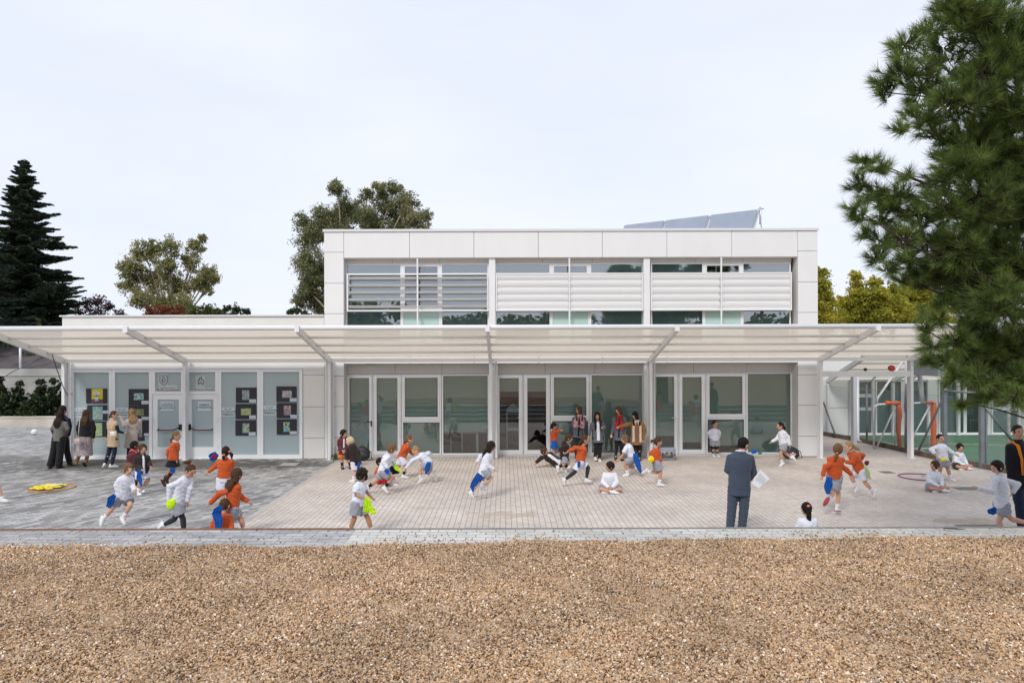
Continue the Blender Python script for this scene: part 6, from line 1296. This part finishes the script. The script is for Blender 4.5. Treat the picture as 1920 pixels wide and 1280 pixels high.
def vest_edges(body, j, S, U, Fw, shd, T):
    for s in (1,-1):
        b = MB(); b.loft([(j['nk']+shd*s*.09-Fw*.02+U*.0, shd*.05, Fw*.03), (j['nk']+shd*s*.085+Fw*(S['cd']*.7)-U*.06, shd*.030, Fw*.03), (j['nk']+shd*s*.095+Fw*(S['cd']+.045)-U*.28, shd*.022, Fw*.014), (j['nk']+shd*s*.10+Fw*(S['cd']+.045)-U*.56, shd*.016, Fw*.012)], 10); b.build('orange_lining', cl('bright_orange', (.75,.22,.01)), body)
person('man in a dark vest with orange lining standing at the right edge', 'P8', (1180,1330), dict(hd=(1148,205), nk=(1150,305), pv=(1185,800), ea=(1045,560), ha=(1060,760), eb=(1290,560), hb=(1290,760), ka=(1170,1060), fa=(1190,1270), kb=(1260,1060), fb=(1280,1270)), f=-85, hf=-100, age='man', sk='m', top=('blazer', CK), bot=('trousers', CN), shoe=(M_shb,'low'), hair=('crop','dark'), hem=-.05, shirt=(cl('checked_navy',(.018,.022,.04), ns=90),.09), extra=vest_edges, Y=12.05)
# ---------------------------------------------------------------- cloths, pouches and things they carry
GB = 'team cloths'
def strip_(cr, Y, pts, ws, m, lab, folds=3, **k): return cloth_strip('team_cloth', pts, ws, Y, m, lab, 'cloth', cr, folds=folds, group=GB, **k)
def pouch(cr, Y, c, rx_, rz_, m, lab, rot=0):
    ox, oy, sc = CROP[cr]; p = P(ox+c[0]/sc, oy+c[1]/sc, Y); k = Y/F/sc; b = MB(); a = R(rot)
    A_ = Vector((math.cos(a),0,math.sin(a))); B_ = Vector((-math.sin(a),0,math.cos(a)))
    b.ell(p, (A_*rx_*k, Vector((0,.045,0)), B_*rz_*k), 14, 10); b.ell(p+B_*rz_*k*.5+A_*rx_*k*.3, (A_*rx_*k*.7, Vector((0,.04,0)), B_*rz_*k*.6), 12, 8); b.ell(p-A_*rx_*k*.4-B_*rz_*k*.4, (A_*rx_*k*.6, Vector((0,.035,0)), B_*rz_*k*.6), 12, 8)
    o = remesh(b, 'pouch', m, None, .01, 2, .006); tag(o, lab, 'cloth', GB); return o
strip_('P2', 12.35, [(285,800),(250,850),(205,950)], [40,90,60], CB, 'blue cloth tucked at the waist of the smiling running boy')
strip_('P2', 15.1, [(582,500),(580,600),(606,705)], [40,60,8], CB, 'pointed blue cloth hanging from the brown jacket boy')
pouch('P3', 11.45, (190,915), 58, 62, CLime, 'lime green pouch held by the girl looking down')
strip_('P3', 15.8, [(215,480),(212,540)], [60,50], CB, 'short blue cloth below the dark skirt of the girl by the doors')
o = strip_('P3', 14.0, [(745,310),(700,350),(680,400)], [70,110,40], CB, 'blue and red cloth trailing behind the girl with two ponytails'); cloth_strip('red_panel', [(725,330),(700,365)], [50,60], 13.96, CRed, None, None, 'P3', parent=o)
strip_('P3', 11.35, [(790,945),(745,1010),(760,1110),(750,1220)], [60,110,100,70], CB, 'long blue cloth draped over the sitting child in orange')
strip_('P4', 11.3, [(425,850),(430,930),(400,1030)], [60,95,60], CLime, 'lime vest held by the curly-haired boy'); strip_('P4', 11.28, [(450,960),(485,1010),(520,1040)], [50,80,30], CLime, 'loose end of the lime vest of the curly-haired boy')
strip_('P4', 16.6, [(335,440),(315,525)], [30,30], CB, 'blue cloth strip on the shorts of the white-blond boy')
strip_('P4', 15.1, [(630,530),(680,560)], [40,60], CB, 'bright blue cloth at the hip of the lunging boy with black socks')
strip_('P4', 15.6, [(690,500),(740,540),(800,565)], [60,90,20], CN, 'navy cloth streaming behind the lunging boy'); strip_('P4', 15.4, [(735,445),(765,510),(830,560)], [30,45,18], CLime, 'lime cloth streaming next to the navy one')
strip_('P4', 16.0, [(560,620),(600,650),(610,695)], [70,150,80], CRed, 'red cloth spread over the crouching child')
strip_('P4', 16.35, [(1150,440),(1130,510),(1110,580)], [50,60,18], CB, 'blue cloth at the waist of the bending blonde girl')
strip_('P9', 14.5, [(340,755),(270,860),(215,950),(225,1035)], [110,110,80,24], CB, 'long blue cloth flying behind the running girl in the middle'); strip_('P9', 14.6, [(360,800),(330,880)], [50,30], CMar, 'small maroon cloth beside the long blue one')
strip_('P5', 15.95, [(675,815),(672,900)], [45,36], CB, 'blue cloth on the shorts of the girl in full stride')
strip_('P5', 17.2, [(1425,710),(1440,800),(1470,880),(1500,970)], [60,80,70,28], CB, 'long blue cloth behind the boy lunging left')
pouch('C', 15.9, (1040,328), 26, 22, CYel, 'yellow cloth at the waist of the girl kicking her leg back', 35)
strip_('P7', 13.0, [(370,575),(345,680),(355,790)], [60,110,50], CB, 'blue cloth hanging from the braided girl')
strip_('P7', 14.4, [(815,440),(850,530),(885,605)], [30,50,14], CPale, 'pale green cloth behind the blonde running girl'); pouch('P7', 14.5, (838,400), 28, 30, CMar, 'dark red bundle at the back of the blonde running girl', -30)
pouch('P8', 16.5, (295,450), 30, 20, CYel, 'yellow pouch at the waist of the boy with a hand on his hip')
strip_('P8', 11.3, [(890,1000),(850,1040),(800,1045)], [40,80,40], CB, 'blue cloth behind the boy running at the right edge')
strip_('P8', 17.3, [(70,650),(15,662)], [40,26], CB, 'blue cloth lying inside the purple hoop')
# sheet of paper of the man in the suit
pp = [P(1340+x/6.4, 800+y/6.4, 11.62) for x, y in ((545,520),(658,628),(520,742),(440,680))]
b = MB(); nn_ = Vector((0,.003,0)); b.add([v for v in pp]+[v+nn_ for v in pp], [(0,1,2,3),(7,6,5,4),(0,4,5,1),(1,5,6,2),(2,6,7,3),(3,7,4,0)]); o = b.build('paper_sheet', M_paper); tag(o, 'white printed sheet held by the man in the suit', 'paper')
b = MB(); u = (pp[1]-pp[0]); v = (pp[3]-pp[0])
for k in range(9):
    a = pp[0]+u*(.12+.08*k)+v*.18; c = a+v*random.uniform(.35,.62); b.add([q+Vector((0,-.003,0)) for q in (a, a+u*.018, c+u*.018, c)], [(0,1,2,3)])
b.build('printed_lines', mat('print_grey', (.22,.22,.27), .8), o)
# handbags
def handbag(cr, Y, c, w_, h_, m, lab, strap, ms, taper=.8):
    ox, oy, sc = CROP[cr]; k = Y/F/sc; p = P(ox+c[0]/sc, oy+c[1]/sc, Y); b = MB()
    b.loft([(p+Z_*-h_*k*.5, X_*w_*k*.5, Vector((0,.05,0))), (p, X_*w_*k*.48, Vector((0,.055,0))), (p+Z_*h_*k*.5, X_*w_*k*.5*taper, Vector((0,.03,0)))], 14)
    o = remesh(b, 'handbag', m, None, .009, 2, .002); tag(o, lab, 'handbag'); b = MB(); b.tube([P(ox+x/sc, oy+y/sc, Y+d) for x, y, d in strap], .008, 6); b.build('strap', ms, o)
M_bp = mat('bag_metallic', (.45,.36,.34), .35, .2, noise_amt=.3, noise_scale=20); M_bw = mat('bag_cream', (.66,.60,.52), .4); M_bk = mat('bag_black', (.012,.012,.012), .35)
handbag('P1', 18.85, (595,680), 140, 110, M_bp, 'pinkish metallic handbag of the woman in the patterned skirt', [(600,640,0),(612,520,0),(625,400,0),(632,315,.1)], M_bw)
handbag('P1', 18.55, (1208,555), 120, 85, M_bw, 'cream handbag on the hip of the woman in the beige vest', [(1160,520,0),(1185,430,.0),(1225,350,.1)], M_bw, 1.0)
handbag('P1', 18.8, (1685,620), 125, 120, M_bk, 'black handbag hanging from the arm of the trench coat woman', [(1640,570,0),(1660,480,.05),(1675,550,0)], M_bk, .75)
# backpacks
def backpack(px, py, w_, h_, Y, lab, motif=False):
    c = P(px, py, Y); c.z = h_/2; b = MB(); b.ell(c, (X_*w_/2, Vector((0,.12,0)), Z_*h_/2), 14, 10); b.ell(c+Vector((.02,-.03,-h_*.15)), (X_*w_*.46, Vector((0,.13,0)), Z_*h_*.33), 14, 10); b.ell(c+Vector((0,-.09,-h_*.12)), (X_*w_*.32, Vector((0,.07,0)), Z_*h_*.24), 12, 8)
    o = remesh(b, 'backpack', mat('nylon_black', (.014,.014,.018), .55), None, .012, 2, .003); tag(o, lab, 'backpack', 'black backpacks')
    b = MB(); b.tube([c+Vector((w_*.3,0,h_*.35)), c+Vector((w_*.55,-.02,h_*.1)), c+Vector((w_*.62,-.05,-h_*.42))], .012, 6); b.tube([c+Vector((-.05,0,h_*.46)), c+Vector((0,0,h_*.6)), c+Vector((.05,0,h_*.46))], .010, 6); b.build('strap', M_black, o)
    if motif:
        for dx, dz, m_ in ((-.06,.0,'pink'),(.0,.03,'white'),(.06,.0,'pink'),(-.02,-.035,'white'),(.04,-.03,'pink')):
            b = MB(); b.ell(c+Vector((dx,-.155,dz-.02)), (X_*.032, Vector((0,.008,0)), Z_*.026), 10, 6); b.build('petal', mat('petal_'+m_, (.70,.36,.42) if m_ == 'pink' else (.68,.66,.70), .6), o)
backpack(679, 845, .46, .42, 20.1, 'black backpack on the ground behind the white-blond boy')
backpack(1482, 846, .50, .36, 20.2, 'black bag with a pink and white flower motif at the right pier', True)
# clear toy box, cloths by the window
bx = P(1251,852,20.1); M_cl = glass_mat('clear_plastic', (.80,.82,.86), .08, .15)
b = MB(); b.box(bx.x-.20,bx.x+.20,19.95,20.25,.01,.32); tb_ = b.build('toy_box', M_cl); tag(tb_, 'clear plastic box full of coloured toys beside the open door', 'storage box')
b = MB(); b.box(bx.x-.215,bx.x+.215,19.935,20.265,.322,.345); b.build('rim', mat('rim_blue', (.35,.42,.55), .4), tb_)
for i in range(16):
    q = Vector((bx.x+random.uniform(-.15,.15), random.uniform(20.0,20.2), .06+random.random()*.16)); b = MB(); r = random.uniform(.03,.05); b.ell(q, (X_*r, Vector((0,r,0)), Z_*r*.8), 10, 7)
    cm = [('toy_red',(.45,.03,.08)),('toy_green',(.25,.45,.08)),('toy_maroon',(.25,.03,.10)),('toy_purple',(.15,.05,.25))][i % 4]; tag(b.build('toy', mat(*cm, .5)), {0:'red',1:'green',2:'maroon',3:'purple'}[i % 4]+' toy inside the clear plastic box', 'toy', 'toys in the clear box')
pouch('P6', 20.35, (470,305), 34, 24, CB, 'blue cloth dropped at the foot of the right window'); pouch('P6', 20.3, (540,322), 24, 18, cl('teal', (.02,.22,.20)), 'teal cloth dropped beside the blue one')
# hoops
def hoop(px, py, wpx, m, lab):
    Y = gy(py); c = Vector((wx(px,Y), Y, .015)); r = wpx/2*Y/F; b = MB(); b.tube([c+Vector((r*math.cos(a), r*math.sin(a), 0)) for a in [2*math.pi*k/48 for k in range(49)]], .014, 8, False); tag(b.build('hoop', m), lab, 'hoop', 'plastic hoops on the ground'); return c, r
hoop(1726, 897, 74, mat('hoop_purple', (.20,.035,.16), .35), 'purple hoop lying behind the cross-legged boy')
c, r = hoop(97, 913, 75, mat('hoop_amber', (.62,.24,.03), .35), 'orange hoop lying on the grey paving at the left')
b = MB()
for i in range(26):
    q = c + Vector((random.uniform(-.30,.14), random.uniform(-.3,.25), .022+random.random()*.02)); b.ell(q, (X_*random.uniform(.06,.12), Vector((0,random.uniform(.05,.1),0)), Z_*.018), 10, 6)
o = remesh(b, 'yellow_bibs', CYel, None, .014, 1, .008); tag(o, 'heap of yellow bibs inside the orange hoop', 'cloth')
b = MB()
for i in range(6):
    q = c + Vector((random.uniform(-.08,.12), random.uniform(-.05,.15), .055)); b.ell(q, (X_*.09, Vector((0,.08,0)), Z_*.018), 10, 6)
o = remesh(b, 'pale_bib', cl('pale_yellow', (.80,.72,.35)), None, .014, 1, .006); tag(o, 'pale yellow bib on top of the heap in the orange hoop', 'cloth')
# orange hair bow of the sitting girl
